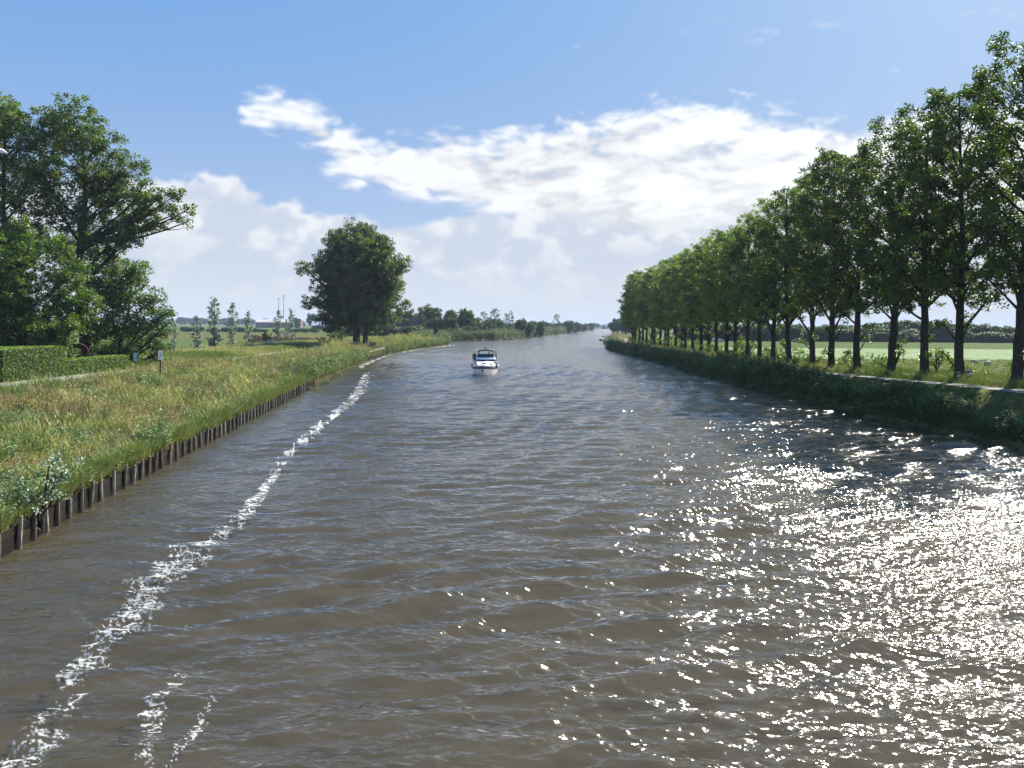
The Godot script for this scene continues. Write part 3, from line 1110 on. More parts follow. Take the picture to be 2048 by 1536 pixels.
func build_car(label: String, at: Vector3, turn: float, paint: Color) -> void:
	var t := thing("parked_car", label, "car", at, turn)
	# side profile (z, y), front at +z, and the half width at each height
	var prof := [[-2.1, 0.35], [-2.15, 0.75], [-2.05, 1.0], [-1.75, 1.05], [-1.35, 1.47], [0.2, 1.5], [0.95, 1.05], [1.85, 0.88], [2.1, 0.65], [2.1, 0.35]]
	var g := Geo.new()
	var rows := []
	for m in [-1.0, -0.92, 0.92, 1.0]:
		var row := []
		for p in prof:
			var half := 0.86 if p[1] < 1.02 else 0.66
			var inset: float = 0.08 if absf(m) == 1.0 else 0.0
			row.push_back(Vector3(m * half, p[1] - inset * signf(p[1] - 0.7), p[0] * (1.0 - inset * 0.4)))
		rows.push_back(row)
	g.sheet(rows, [paint, paint, paint, paint])
	for m in [0, 3]:
		var k := g.v.size()
		g.v.push_back(Vector3(rows[m][0].x, 0.7, 0)); g.c.push_back(paint)
		for p in rows[m]:
			g.v.push_back(p); g.c.push_back(paint)
		for q in prof.size():
			g.i.append_array(PackedInt32Array([k, k + 1 + q, k + 1 + (q + 1) % prof.size()]))
	obj("body", g.mesh(M.paint), t)
	for w in [[Vector3(-0.6, 1.12, 0.9), Vector3(0.6, 1.12, 0.9), Vector3(0.58, 1.44, 0.36), Vector3(-0.58, 1.44, 0.36)], [Vector3(-0.6, 1.1, -1.78), Vector3(0.6, 1.1, -1.78), Vector3(0.58, 1.42, -1.46), Vector3(-0.58, 1.42, -1.46)]]:
		var wg := Geo.new()
		wg.quad(w[0], w[1], w[2], w[3], lin(0.03, 0.03, 0.035))
		obj("window", wg.mesh(M.dark_glass), t)
	for m in [-1, 1]:
		var sw := Geo.new()
		sw.quad(Vector3(m * 0.8, 1.08, 0.75), Vector3(m * 0.8, 1.08, -1.55), Vector3(m * 0.69, 1.4, -1.2), Vector3(m * 0.69, 1.42, 0.2), lin(0.03, 0.03, 0.035))
		obj("window", sw.mesh(M.dark_glass), t)
		var hl := Geo.new()
		hl.box(Vector3(m * 0.62, 0.72, 2.06), Vector3(0.3, 0.14, 0.1), lin(0.75, 0.75, 0.75))
		obj("headlight", hl.mesh(M.gelcoat), t)
		for z in [-1.3, 1.3]:
			var wh := Geo.new()
			wh.tube([Vector3(m * 0.7, 0.33, z), Vector3(m * 0.88, 0.33, z)], [0.33, 0.33], 14, lin(0.02, 0.02, 0.02))
			var o := obj("wheel", wh.mesh(M.cloth), t)
			var ri := Geo.new()
			ri.tube([Vector3(m * 0.86, 0.33, z), Vector3(m * 0.895, 0.33, z)], [0.2, 0.18], 10, lin(0.45, 0.45, 0.45))
			obj("rim", ri.mesh(M.metal), o)


func build_house(called: String, label: String, at: Vector3, turn: float, size: Vector3, wall_h: float, wall: Color, roof: Color, windows: int) -> void:
	var t := thing(called, label, "building", at, turn)
	var g := Geo.new()
	g.box(Vector3(0, wall_h / 2, 0), Vector3(size.x, wall_h, size.z), wall)
	for m in [-1, 1]:
		g.tri(Vector3(m * size.x / 2, wall_h, -size.z / 2), Vector3(m * size.x / 2, wall_h, size.z / 2), Vector3(m * size.x / 2, size.y, 0), wall)
	obj("wall", g.mesh(M.plaster), t)
	var r := Geo.new()
	var e := 0.4
	var hang := (size.y - wall_h) / (size.z / 2) * e
	for m in [-1, 1]:
		r.box(Vector3(0, (wall_h + size.y) / 2 - hang / 2 + 0.1, m * (size.z / 4 + e / 2)), Vector3(size.x + 2 * e, 0.16, Vector2(size.z / 2 + e, size.y - wall_h + hang).length()), roof, Basis(Vector3.RIGHT, m * atan2(size.y - wall_h, size.z / 2)))
	obj("roof", r.mesh(M.plaster), t)
	for k in windows:
		var x := (k + 0.5) / windows * size.x - size.x / 2
		var w := Geo.new()
		w.box(Vector3(x, wall_h * 0.55, size.z / 2 + 0.02), Vector3(1.3, minf(1.4, wall_h * 0.5), 0.12), lin(0.75, 0.75, 0.73))
		var wo := obj("window", w.mesh(M.plaster), t)
		var p := Geo.new()
		p.box(Vector3(x, wall_h * 0.55, size.z / 2 + 0.09), Vector3(1.0, minf(1.4, wall_h * 0.5) - 0.3, 0.04), lin(0.05, 0.06, 0.08))
		obj("pane", p.mesh(M.dark_glass), wo)


func build_hedge(label: String, corner: Vector3, long: float, wide: float, tall: float, turn: float, count: int, sd: int) -> void:
	# stands from the corner nearest the canal, away along -z and out along -x
	rng.seed = sd
	var t := thing("clipped_hedge", label, "hedge", corner, turn)
	var core := Geo.new()
	core.box(Vector3(-wide / 2, tall / 2 - 0.06, -long / 2), Vector3(wide - 0.24, tall - 0.12, long - 0.24), lin(0.02, 0.028, 0.012))
	obj("branch_core", core.mesh(M.leaf), t)
	var g := Geo.new()
	var areas := [long * tall, long * tall * 0.5, wide * tall, wide * tall * 0.5, long * wide]
	var sum := 0.0
	for a in areas:
		sum += a
	for k in count:
		var q := rr(0, sum)
		var f := 0
		while q > areas[f]:
			q -= areas[f]
			f += 1
		var u := rng.randf()
		var v := rng.randf()
		var p: Vector3
		var n: Vector3
		match f:
			0: p = Vector3(0, v * tall, -u * long); n = Vector3(1, 0, 0)
			1: p = Vector3(-wide, v * tall, -u * long); n = Vector3(-1, 0, 0)
			2: p = Vector3(-u * wide, v * tall, 0); n = Vector3(0, 0, 1)
			3: p = Vector3(-u * wide, v * tall, -long); n = Vector3(0, 0, -1)
			_: p = Vector3(-u * wide, tall, -v * long); n = Vector3(0, 1, 0)
		p += n * (0.07 * noise.get_noise_3d(p.x * 40 + sd, p.y * 40, p.z * 40) - 0.16 * pow(rng.randf(), 2.0) + 0.05)
		var up := (n * 0.9 + rdir()).normalized()
		var al := up.cross(rdir()).normalized()
		var s := rr(0.06, 0.12)
		var c: Color = lin(0.14, 0.22, 0.06).lerp(lin(0.24, 0.29, 0.07), rng.randf() if f == 4 else rng.randf() * 0.6) * rr(0.75, 1.25)
		g.leaf(p, al * s * 0.55, up.cross(al) * s * 0.42, c)
	obj("foliage", g.mesh(M.leaf), t)


const ORDINAL := ["nearest", "second", "third", "fourth", "fifth", "sixth", "seventh", "eighth", "ninth", "tenth", "eleventh", "twelfth", "thirteenth", "fourteenth", "fifteenth", "sixteenth", "seventeenth", "eighteenth", "nineteenth", "twentieth", "twenty-first", "twenty-second", "twenty-third", "twenty-fourth", "twenty-fifth", "twenty-sixth", "twenty-seventh", "twenty-eighth", "twenty-ninth", "thirtieth", "thirty-first", "thirty-second", "thirty-third", "thirty-fourth", "thirty-fifth", "thirty-sixth"]


func around_points(list: Array, base: Vector3, deep: float, sd: int) -> Array:
	# lobes given as [x, y, radius] in the world, seen from a base; scattered in depth
	rng.seed = sd
	var out := []
	for l in list:
		out.push_back([Vector3(l[0] - base.x, l[1] - base.y, rr(-deep, deep)), Vector3(l[2], l[2] * 0.95, l[2] * rr(0.9, 1.2)), rr(0.85, 1.15)])
	return out


func _ready() -> void:
	# camera, sky, sun, exposure
	var cam := Camera3D.new()
	cam.name = "camera"
	cam.projection = Camera3D.PROJECTION_FRUSTUM
	cam.near = 0.1
	cam.far = 14000.0
	cam.size = 0.1 * 1536.0 / 1538.0
	cam.frustum_offset = Vector2(0, -0.1 * (768.0 - 649.6) / 1538.0)
	cam.position = Vector3(0, 6.5, 0)
	cam.rotation.z = 0.0074
	cam.current = true
	add_child(cam)
	noise.seed = 3
	noise.frequency = 0.02
	noise.fractal_octaves = 3
	var env := Environment.new()
	env.background_mode = Environment.BG_SKY
	env.sky = Sky.new()
	var sm := PanoramaSkyMaterial.new()
	sm.panorama = make_sky()
	env.sky.sky_material = sm
	env.tonemap_mode = Environment.TONE_MAPPER_LINEAR
	env.tonemap_exposure = EXPOSURE
	env.sdfgi_enabled = true
	env.ssao_enabled = true
	env.ssil_enabled = true
	env.fog_enabled = FOG > 0.0
	env.fog_density = FOG
	env.fog_light_color = Color(0.80, 0.88, 1.0)
	var we := WorldEnvironment.new()
	we.name = "environment"
	we.environment = env
	add_child(we)
	var sun := DirectionalLight3D.new()
	sun.name = "sun"
	sun.light_color = Color(1.0, 0.965, 0.91)
	sun.light_energy = 1.6
	sun.light_angular_distance = 0.5
	sun.shadow_enabled = true
	sun.rotation = Vector3(deg_to_rad(-SUN_HEIGHT), PI - deg_to_rad(SUN_AZIMUTH), 0)
	add_child(sun)

	materials()
	build_ground()
	build_water()
	build_revetment()
	build_sheet_piles()
	left_trees()
	right_trees()
	far_things()
	small_things()
	plants()
	build_foam()


func materials() -> void:
	M.leaf = vmat(0.5, 0.42, Color(0.8, 0.95, 0.4))
	M.silver = vmat(0.55, 0.4, Color(0.45, 0.5, 0.35))
	M.bark = vmat(0.9, 0.2)
	M.bark.albedo_texture = tint_image(128, 0.06, 4, 4, Color(0.55, 0.55, 0.52), Color(1, 1, 0.98))
	M.bark.uv1_triplanar = true
	M.bark.uv1_scale = Vector3(0.9, 0.25, 0.9)
	M.bark.heightmap_enabled = true
	M.bark.heightmap_texture = noise_image(128, 0.08, 4, 8)
	M.bark.heightmap_scale = 4.0
	M.ground = vmat(0.95, 0.15)
	M.ground.albedo_texture = tint_image(512, 0.03, 5, 14, Color(0.52, 0.52, 0.5), Color(1, 1, 1))
	M.ground.uv1_triplanar = true
	M.ground.uv1_world_triplanar = true
	M.ground.uv1_scale = Vector3(0.09, 0.09, 0.09)
	M.ground.heightmap_enabled = true
	M.ground.heightmap_texture = noise_image(512, 0.05, 5, 15)
	M.ground.heightmap_scale = 25.0
	M.path = vmat(0.9, 0.3)
	M.path.albedo_texture = tint_image(256, 0.06, 5, 24, Color(0.40, 0.40, 0.37), Color(0.54, 0.54, 0.50))
	M.path.uv1_triplanar = true
	M.path.uv1_world_triplanar = true
	M.path.uv1_scale = Vector3(0.3, 0.3, 0.3)
	M.silt = mat(1, 1, 1, 0.9, 0.1)
	M.silt.albedo_texture = tint_image(256, 0.03, 4, 51, Color(0.042, 0.0345, 0.018).linear_to_srgb(), Color(0.064, 0.053, 0.030).linear_to_srgb())
	M.silt.uv1_triplanar = true
	M.silt.uv1_world_triplanar = true
	M.silt.uv1_scale = Vector3(0.05, 0.05, 0.09)
	M.water = mat(0.057, 0.045, 0.030, 0.115, 0.5)
	M.water.transparency = BaseMaterial3D.TRANSPARENCY_ALPHA
	M.water.albedo_color.a = 0.06
	M.water.heightmap_enabled = true
	M.water.heightmap_texture = ripple_image()
	M.water.heightmap_scale = 7.0
	M.water.uv1_triplanar = true
	M.water.uv1_world_triplanar = true
	M.water.uv1_scale = Vector3(0.13, 0.13, 0.25)
	M.foam = vmat(0.75, 0.3)
	M.foam.transparency = BaseMaterial3D.TRANSPARENCY_ALPHA
	M.cloth = vmat(0.85, 0.3)
	M.timber = vmat(0.85, 0.25)
	M.timber.albedo_texture = tint_image(128, 0.05, 4, 34, Color(0.5, 0.48, 0.46), Color(1, 1, 1))
	M.timber.uv1_triplanar = true
	M.timber.uv1_scale = Vector3(3, 0.6, 3)
	M.rust = vmat(0.8, 0.3)
	M.rust.albedo_texture = M.timber.albedo_texture
	M.rust.uv1_triplanar = true
	M.gelcoat = vmat(0.25, 0.5)
	M.paint = vmat(0.35, 0.5)
	M.metal = vmat(0.35, 0.6)
	M.plaster = vmat(0.9, 0.3)
	M.dark_glass = vmat(0.12, 0.3)
	M.pane = mat(0.9, 0.95, 1.0, 0.03, 0.5)
	M.pane.transparency = BaseMaterial3D.TRANSPARENCY_ALPHA
	M.pane.albedo_color.a = 0.12
	M.grass = vmat(0.6, 0.35, Color(0.6, 0.7, 0.35))


func left_trees() -> void:
	var dark := [lin(0.115, 0.155, 0.065), lin(0.14, 0.185, 0.072), lin(0.09, 0.13, 0.06), lin(0.19, 0.21, 0.095)]
	var fresh := [lin(0.095, 0.145, 0.045), lin(0.12, 0.17, 0.05), lin(0.075, 0.12, 0.042), lin(0.16, 0.2, 0.06)]
	# the tall open poplar with the long arm to the right
	var b := Vector3(-46.5, ground(-46.5, 84), -84)
	var lobes := around_points([[-47.35, 28.6, 2.7], [-49.6, 27.2, 2.3], [-51.2, 25.4, 1.9], [-44.3, 26.0, 2.5], [-42.3, 23.6, 2.3], [-47.8, 23.4, 3.0], [-46.0, 25.8, 2.2], [-44.6, 22.3, 2.3], [-45.1, 19.8, 2.7], [-42.9, 17.4, 2.2], [-48.9, 18.9, 2.8], [-50.8, 21.6, 2.2], [-41.4, 15.7, 1.8], [-44.5, 14.3, 2.3], [-50.5, 15.4, 2.3], [-47.8, 12.1, 2.4], [-40.4, 20.9, 1.5], [-43.6, 11.6, 2.0], [-46.5, 21.5, 2.6], [-46.8, 17.2, 2.6], [-43.0, 20.6, 2.1], [-47.2, 14.8, 2.4], [-45.5, 10.6, 2.2]], b, 2.6, 51)
	for p in [[-38.3, 19.9, 1.5], [-36.9, 20.4, 1.0], [-39.9, 18.4, 1.5], [-35.7, 18.9, 0.75], [-35.2, 17.4, 0.55], [-37.2, 18.4, 1.0], [-41.6, 16.6, 1.6], [-39.4, 17.0, 1.3], [-40.6, 19.0, 1.5]]:
		lobes.push_back([Vector3(p[0] - b.x, p[1] - b.y, rr(-0.8, 0.8)), Vector3.ONE * p[2], 1.0, 14.0])
	plant_tree("poplar_tree", grow([Vector3(0, -0.3, 0), Vector3(-0.3, 6, 0), Vector3(-0.6, 12, 0.3), Vector3(-0.2, 18, 0), Vector3(-0.8, 26, 0)], 0.62, 0.09, lobes, 10.0, 38, 0.27, 0.58, dark, 61, 0.05), "tall open poplar on the left with one long branch reaching right over the field", "tree", b, 0, Vector3.ONE)
	var a := Vector3(-54.5, ground(-54.5, 82), -82)
	lobes = around_points([[-53.6, 28.2, 2.5], [-51.2, 28.0, 1.9], [-55.8, 28.6, 2.6], [-52.4, 25.2, 2.8], [-50.6, 22.3, 2.1], [-57.5, 26.3, 3.2], [-55.5, 22.6, 3.4], [-52.3, 19.6, 2.8], [-58.5, 20.5, 3.4], [-54.9, 16.5, 2.8], [-51.8, 15.2, 2.2], [-57, 13.5, 3]], a, 2.6, 52)
	plant_tree("poplar_tree", grow([Vector3(0, -0.3, 0), Vector3(0.4, 8, 0), Vector3(0.5, 17, 0.4), Vector3(0.2, 27, 0)], 0.55, 0.08, lobes, 10.5, 38, 0.27, 0.6, dark, 62), "tall poplar cut by the left edge of the picture", "tree", a, 0, Vector3.ONE)
	# a dense, brighter tree in front of both
	var c := Vector3(-44.8, ground(-44.8, 70), -70)
	lobes = around_points([[-45.3, 14.2, 1.4], [-44.6, 15.4, 0.8], [-42.3, 13.2, 1.6], [-43.9, 12.0, 2.4], [-46.6, 12.3, 2.2], [-40.9, 10.8, 1.8], [-48.9, 11.2, 2.8], [-45.3, 9.2, 2.6], [-42.1, 8.4, 2.5], [-39.7, 8.0, 1.7], [-46.6, 6.6, 2.4], [-43.9, 5.6, 2.3], [-40.7, 5.6, 1.9], [-39.0, 6.2, 1.2], [-49.3, 7.0, 2.6], [-41.6, 4.0, 1.4], [-45.6, 4.0, 1.8], [-48.5, 4.4, 2.0], [-39.6, 4.6, 1.2], [-43.0, 2.9, 1.6], [-46.8, 2.9, 1.8], [-40.9, 2.8, 1.2], [-49.5, 3.0, 1.8], [-44.4, 10.4, 2.3], [-42.8, 6.6, 2.2], [-47.8, 8.8, 2.6], [-40.4, 7.2, 1.8], [-43.9, 13.6, 1.6], [-45.4, 7.4, 2.4], [-44.6, 3.6, 2.2]], c, 2.0, 53)
	plant_tree("hornbeam_tree", grow([Vector3(0, -0.2, 0), Vector3(0.1, 5, 0), Vector3(0, 13, 0)], 0.3, 0.05, lobes, 17.0, 36, 0.22, 0.45, fresh, 63), "dense bright green tree with a pointed crown behind the tall clipped hedge", "tree", c, 0, Vector3.ONE)
	var dd := Vector3(-43.6, ground(-43.6, 85), -85)
	lobes = around_points([[-43.4, 11.9, 1.7], [-41.6, 11.7, 1.7], [-44.7, 9.4, 2.2], [-42, 9.4, 2.2], [-40.0, 8.9, 1.5], [-38.9, 7.3, 1.3], [-43.3, 6.7, 2.3], [-40.6, 6.2, 1.9], [-38.4, 5.9, 0.9], [-45.5, 5.6, 1.7], [-42.7, 4.0, 1.7], [-40.3, 4.3, 1.2], [-44.5, 3.0, 1.6], [-41.8, 2.8, 1.5], [-39.6, 3.0, 1.1], [-46.2, 3.4, 1.6]], dd, 2.0, 54)
	plant_tree("maple_tree", grow([Vector3(0, -0.2, 0), Vector3(0.5, 3, 0), Vector3(1.2, 6, 0), Vector3(1.6, 10.5, 0)], 0.26, 0.04, lobes, 18.0, 32, 0.25, 0.55, [lin(0.10, 0.155, 0.052), lin(0.125, 0.18, 0.056), lin(0.08, 0.13, 0.05)], 64), "smaller spreading tree at the right end of the left group, behind the low hedge", "tree", dd, 0, Vector3.ONE)
	# the great round tree by the bend
	var r := Vector3(-32.6, ground(-32.6, 161), -161)
	lobes = round_lobes(Vector3(0.6, 15.6, 0), Vector3(11.4, 13.4, 10.6), 84, 2.9, 71, 0.35)
	lobes.append_array(round_lobes(Vector3(0.6, 14, 0), Vector3(8, 9, 7), 22, 3.0, 72, 0.7))
	lobes.append_array(round_lobes(Vector3(0.3, 7.0, 0.5), Vector3(8.4, 3.6, 7), 22, 2.2, 73, 0.6))
	lobes.append_array(round_lobes(Vector3(0.3, 9.6, 0), Vector3(10.4, 3.4, 9), 20, 2.4, 74, 0.5))
	for p in [Vector3(-9.0, 9.5, 2), Vector3(-7.0, 6.0, 2), Vector3(9.4, 9.2, 1), Vector3(5, 5, 3), Vector3(-5, 4.5, 1), Vector3(7.5, 6.0, 0), Vector3(-11.0, 16.8, 0)]:
		lobes.push_back([p, Vector3(2.0, 1.7, 2.0), 1.0])
	for l in lobes:
		if l[0].y < 12.0:
			l.push_back(l[0].y * 0.55 + 4.2)
	var built := grow([Vector3(0, -0.3, 0), Vector3(0.2, 5, 0), Vector3(0.6, 12, 0), Vector3(0.8, 24, 0)], 0.85, 0.12, lobes, 6.4, 38, 0.36, 0.75, [lin(0.11, 0.145, 0.062), lin(0.135, 0.17, 0.07), lin(0.085, 0.115, 0.055), lin(0.18, 0.19, 0.09)], 65)
	var t := plant_tree("round_tree", built, "great round-crowned tree standing alone beside the path on the left bank", "tree", r, 0, Vector3.ONE)
	var g := Geo.new()
	g.tube([Vector3(2.1, -0.2, 0.6), Vector3(2.0, 3, 0.5), Vector3(2.3, 8, 0), Vector3(3.2, 14, 0)], [0.62, 0.5, 0.4, 0.15], 9, lin(0.075, 0.068, 0.055))
	obj("trunk", g.mesh(M.bark, true), t)
	# silvery young trees in the field
	var kinds := []
	for k in 2:
		rng.seed = 200 + k
		var ll := []
		for q in 16:
			var y := lerpf(1.0, 9.3, (q + rr(0, 0.9)) / 16.0)
			var wd := 1.45 * pow(sin(PI * clampf(0.12 + 0.86 * y / 10.0, 0, 1)), 0.8)
			var an := q * 2.4
			ll.push_back([Vector3(cos(an) * wd * rr(0.2, 0.8), y, sin(an) * wd * rr(0.2, 0.8)), Vector3(0.62, 0.95, 0.62) * rr(0.6, 1.25), 0.9])
		kinds.push_back(grow([Vector3(0, -0.2, 0), Vector3(0.1, 4, 0), Vector3(0.0, 9.9, 0)], 0.13, 0.015, ll, 21.0, 22, 0.26, 0.36, [lin(0.36, 0.42, 0.33), lin(0.24, 0.29, 0.23), lin(0.5, 0.54, 0.46), lin(0.14, 0.17, 0.13)], 210 + k, 0.0, 6))
		kinds[k][1].surface_set_material(0, M.silver)
	var spots := [[-57.1, 130, 5.6, 0.8, "thin pale sapling just right of the spreading tree, leaves almost white"], [-58.2, 142, 6.6, 1.25, "bushy silver-leaved young tree, lower than the tall one to its right"], [-55.3, 143, 10.2, 1.1, "tallest and darkest of the silvery young trees in the left field"], [-58.5, 161, 9.6, 0.9, "slim silver young tree right of the tallest one"], [-60.8, 177, 8.4, 0.9, "small silver young tree, fourth from the left, slender and sparse"], [-59.6, 196, 8.6, 1.05, "silver young tree left of a pair near the dark earth bank"], [-56.6, 197, 9.4, 0.85, "darker young tree, right of a pair near the dark earth bank"], [-63, 215, 6.5, 0.8, "small distant young tree just left of the parked white car"]]
	for k in spots.size():
		var s: Array = spots[k]
		var tr := plant_tree("silver_tree", kinds[k % 2], s[4], "tree", Vector3(s[0], ground(s[0], s[1]), -s[1]), k * 1.3, Vector3(s[2] / 10.0 * s[3], s[2] / 10.0, s[2] / 10.0 * s[3]), "silvery young trees in the left field")
		tr.name = tr.name


func right_trees() -> void:
	var kinds := []
	for k in 8:
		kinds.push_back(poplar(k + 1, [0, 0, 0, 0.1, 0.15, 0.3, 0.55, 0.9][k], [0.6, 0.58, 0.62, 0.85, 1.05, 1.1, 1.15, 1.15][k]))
	var ds := [53.7, 60.2, 65.1, 71.3, 77.5, 83.6, 89.9, 96.7, 102.6, 108.4]
	while ds[-1] < 238:
		ds.push_back(ds[-1] + 5.7 + 0.5 * sin(ds.size() * 2.3))
	rng.seed = 99
	var extra := {0: ", thick trunk, cut by the right edge", 1: ", two striped markers at its foot", 2: ", a bare bough low on its right side", 3: ", forking low like a V", 4: ", low bushes at its foot"}
	var mats := {}
	for k in ds.size():
		var d: float = ds[k]
		var x := along(RIGHT_PATH, d) + 3.4 + rr(-0.3, 0.3)
		var label := "poplar in the crowded far end of the row on the right bank"
		if k < ORDINAL.size():
			label = "%s poplar of the right bank row%s" % [ORDINAL[k], extra.get(k, ", counted from the right edge")]
		var s: float = rr(0.96, 1.04) * along([[50, 1.0], [72, 0.97], [88, 0.94], [106, 0.88], [130, 0.84], [176, 0.81], [270, 0.82]], d)
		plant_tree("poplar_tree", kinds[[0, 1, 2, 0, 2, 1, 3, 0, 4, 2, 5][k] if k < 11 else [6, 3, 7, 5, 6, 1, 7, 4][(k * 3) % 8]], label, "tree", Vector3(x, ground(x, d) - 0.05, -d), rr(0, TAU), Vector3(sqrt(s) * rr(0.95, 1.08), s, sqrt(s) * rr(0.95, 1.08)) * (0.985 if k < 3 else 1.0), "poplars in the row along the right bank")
	# undergrowth between the trunks
	var shrubs := []
	for k in 3:
		rng.seed = 300 + k
		var ll := []
		for q in 7:
			var an := q * 2.4
			ll.push_back([Vector3(cos(an) * rr(0.2, 0.9), rr(0.45, 1.5), sin(an) * rr(0.2, 0.9)), Vector3(0.6, 0.45, 0.6), 1.0])
		shrubs.push_back(grow([Vector3(0, -0.1, 0), Vector3(0.1, 0.8, 0), Vector3(0, 1.5, 0)], 0.05, 0.015, ll, 15.0, 20, 0.17, 0.3, [lin(0.15, 0.21, 0.05), lin(0.21, 0.24, 0.05), lin(0.1, 0.16, 0.04)], 310 + k, 0.0, 5))
	rng.seed = 320
	for k in 30:
		var d: float = (ds[k + 1] + ds[k + 2]) / 2.0 + rr(-1.2, 1.2)
		var x := along(RIGHT_PATH, d) + 4.2 + rr(-0.6, 2.0)
		var s := rr(0.9, 1.6) if k > 0 else 0.7
		plant_tree("wild_shrub", shrubs[k % 3], "low wild shrub between the %s and %s poplars of the right row" % [ORDINAL[k + 1], ORDINAL[k + 2]], "shrub", Vector3(x, ground(x, d), -d), rr(0, TAU), Vector3(s * 1.2, s, s * 1.2), "shrubs among the right bank poplars")
	var sp := Vector3(38.2, ground(38.2, 58.5), -58.5)
	plant_tree("wild_shrub", shrubs[1], "thin upright shrub in front of the meadow between the two nearest poplars", "shrub", sp, 0, Vector3(0.55, 1.1, 0.55))


func far_things() -> void:
	var tone := [lin(0.07, 0.095, 0.04), lin(0.085, 0.115, 0.046), lin(0.055, 0.08, 0.038)]
	var wide := []
	var slim := []
	for k in 3:
		wide.push_back(grow([Vector3(0, -0.3, 0), Vector3(0.2, 3, 0), Vector3(0, 8.6, 0)], 0.26, 0.05, round_lobes(Vector3(0, 5.2, 0), Vector3(4.3, 4.9, 4.3), 30, 1.5, 400 + k, 0.6), 9.0, 20, 0.45, 0.55, tone, 410 + k, 0.0, 6))
		rng.seed = 420 + k
		var ll := []
		for q in 16:
			var y := lerpf(1.4, 9.5, (q + rr(0, 0.8)) / 16.0)
			var wd := 2.1 * pow(sin(PI * clampf(0.1 + 0.84 * y / 10.0, 0, 1)), 0.7)
			ll.push_back([Vector3(cos(q * 2.4) * wd * 0.6, y, sin(q * 2.4) * wd * 0.6), Vector3(0.75, 0.8, 0.75), rr(0.6, 1.0)])
		slim.push_back(grow([Vector3(0, -0.3, 0), Vector3(0.2, 5, 0), Vector3(0, 9.6, 0)], 0.16, 0.03, ll, 11.0, 16, 0.34, 0.5, [lin(0.09, 0.115, 0.05), lin(0.12, 0.145, 0.07), lin(0.07, 0.09, 0.045)], 430 + k, 0.0, 6))
	var put := func(kind: Array, x: float, d: float, tall: float, broad: float, label: String, group: String, k: int) -> void:
		var t := plant_tree("distant_tree", kind[k % 3], label, "tree", Vector3(x, ground(x, d) - 0.1, -d), k * 1.7, Vector3(tall / 10.0 * broad, tall / 10.0, tall / 10.0 * broad), group)
		t.name = t.name
	var low := grow([Vector3(0, -0.3, 0), Vector3(0, 4, 0)], 0.2, 0.05, round_lobes(Vector3(0, 3.6, 0), Vector3(5.0, 4.6, 5.0), 26, 1.9, 440, 0.7), 8.0, 20, 0.5, 0.7, tone, 441, 0.0, 5)
	# a mass of trees that nobody could count: one object
	var mass := func(called: String, label: String, category: String, built: Array, spots: Array) -> void:
		var m := ArrayMesh.new()
		for b in built:
			m.add_surface_from_arrays(Mesh.PRIMITIVE_TRIANGLES, b.surface_get_arrays(0))
			m.surface_set_material(m.get_surface_count() - 1, b.surface_get_material(0))
		var mm := MultiMesh.new()
		mm.transform_format = MultiMesh.TRANSFORM_3D
		mm.mesh = m
		mm.instance_count = spots.size()
		for k in spots.size():
			var s: Array = spots[k]
			mm.set_instance_transform(k, Transform3D(Basis(Vector3.UP, k * 1.7).scaled(Vector3(s[2] * s[3], s[2], s[2] * s[3]) / 10.0), Vector3(s[0], ground(s[0], s[1]) - 0.1, -s[1])))
		var o := MultiMeshInstance3D.new()
		o.name = numbered(called)
		o.multimesh = mm
		add_child(o, true)
		tag(o, label, category)
		o.set_meta("kind", "stuff")
	# trees beyond the bend on the left
	var bend := "trees along the far left bank"
	var list := [[0, -47.0, 330, 14.3, 1.1, "broad tree behind the farmhouse, right of the great round tree"], [0, -40, 335, 11.6, 0.9, "rounded tree just right of the dark farmhouse roof"], [0, -36.3, 345, 16.0, 0.95, "tall full tree above the dark mooring pile"], [0, -27.5, 350, 14.5, 0.8, "loose tree with bare stems, left of a matching one"], [0, -20.6, 345, 14.2, 1.0, "loose wide tree with bare stems right of its twin"],
		[1, -13.1, 360, 12.6, 1.0, "first of three spiky poplars on the far left bank"], [1, -8.1, 365, 14.2, 1.1, "middle and tallest of three spiky poplars on the far left bank"], [1, -1.4, 370, 12.9, 1.2, "last of three spiky poplars on the far left bank"], [0, 4.1, 390, 10.4, 0.9, "low round tree right of the spiky poplars"], [0, 8.6, 400, 10.8, 0.8, "second low round tree right of the spiky poplars"], [0, 15.7, 430, 10.9, 0.8, "round dark tree at the start of the leaning row"],
		[1, 30.1, 520, 16.4, 0.9, "thin tall tree standing above the row of young trees on the far bank"], [0, 47, 640, 14.0, 1.35, "wide block-shaped clump tree far along the left bank"], [0, 55, 660, 12.0, 1.1, "tree at the right of the block-shaped clump"], [0, 75.2, 820, 10.9, 1.5, "hazy tree before the last round tree by the far bridge"], [0, 103.4, 1000, 13.6, 1.0, "last round hazy tree on the left before the far bridge"]]
	for k in list.size():
		var l: Array = list[k]
		put.call(wide if l[0] == 0 else slim, l[1], float(l[2]), l[3], l[4], l[5], bend, k)
	rng.seed = 450
	for k in 16:
		var d := 385.0 + k * 17.0
		put.call(slim, along(LEFT_EDGE, d) - 9.0, d, rr(6.0, 8.0), 0.9, "%s young wind-bent tree from the left in the even row along the far left bank" % (ORDINAL[k] if k else "first"), "even row of young trees on the far left bank", k)
	var scrub := []
	for k in 46:
		var d := 300.0 + k * 3.5 + rr(-3, 3)
		scrub.push_back([lerpf(-75.0, along(LEFT_EDGE, d) - 9.0, rng.randf()), d, rr(3.5, 8.0), rr(1.2, 2.0)])
	for k in 60:
		var d := 345.0 + rr(0, 60)
		scrub.push_back([lerpf(-80.0, along(LEFT_EDGE, d) - 12.0, k / 59.0), d, rr(5, 9.5), rr(0.9, 1.4)])
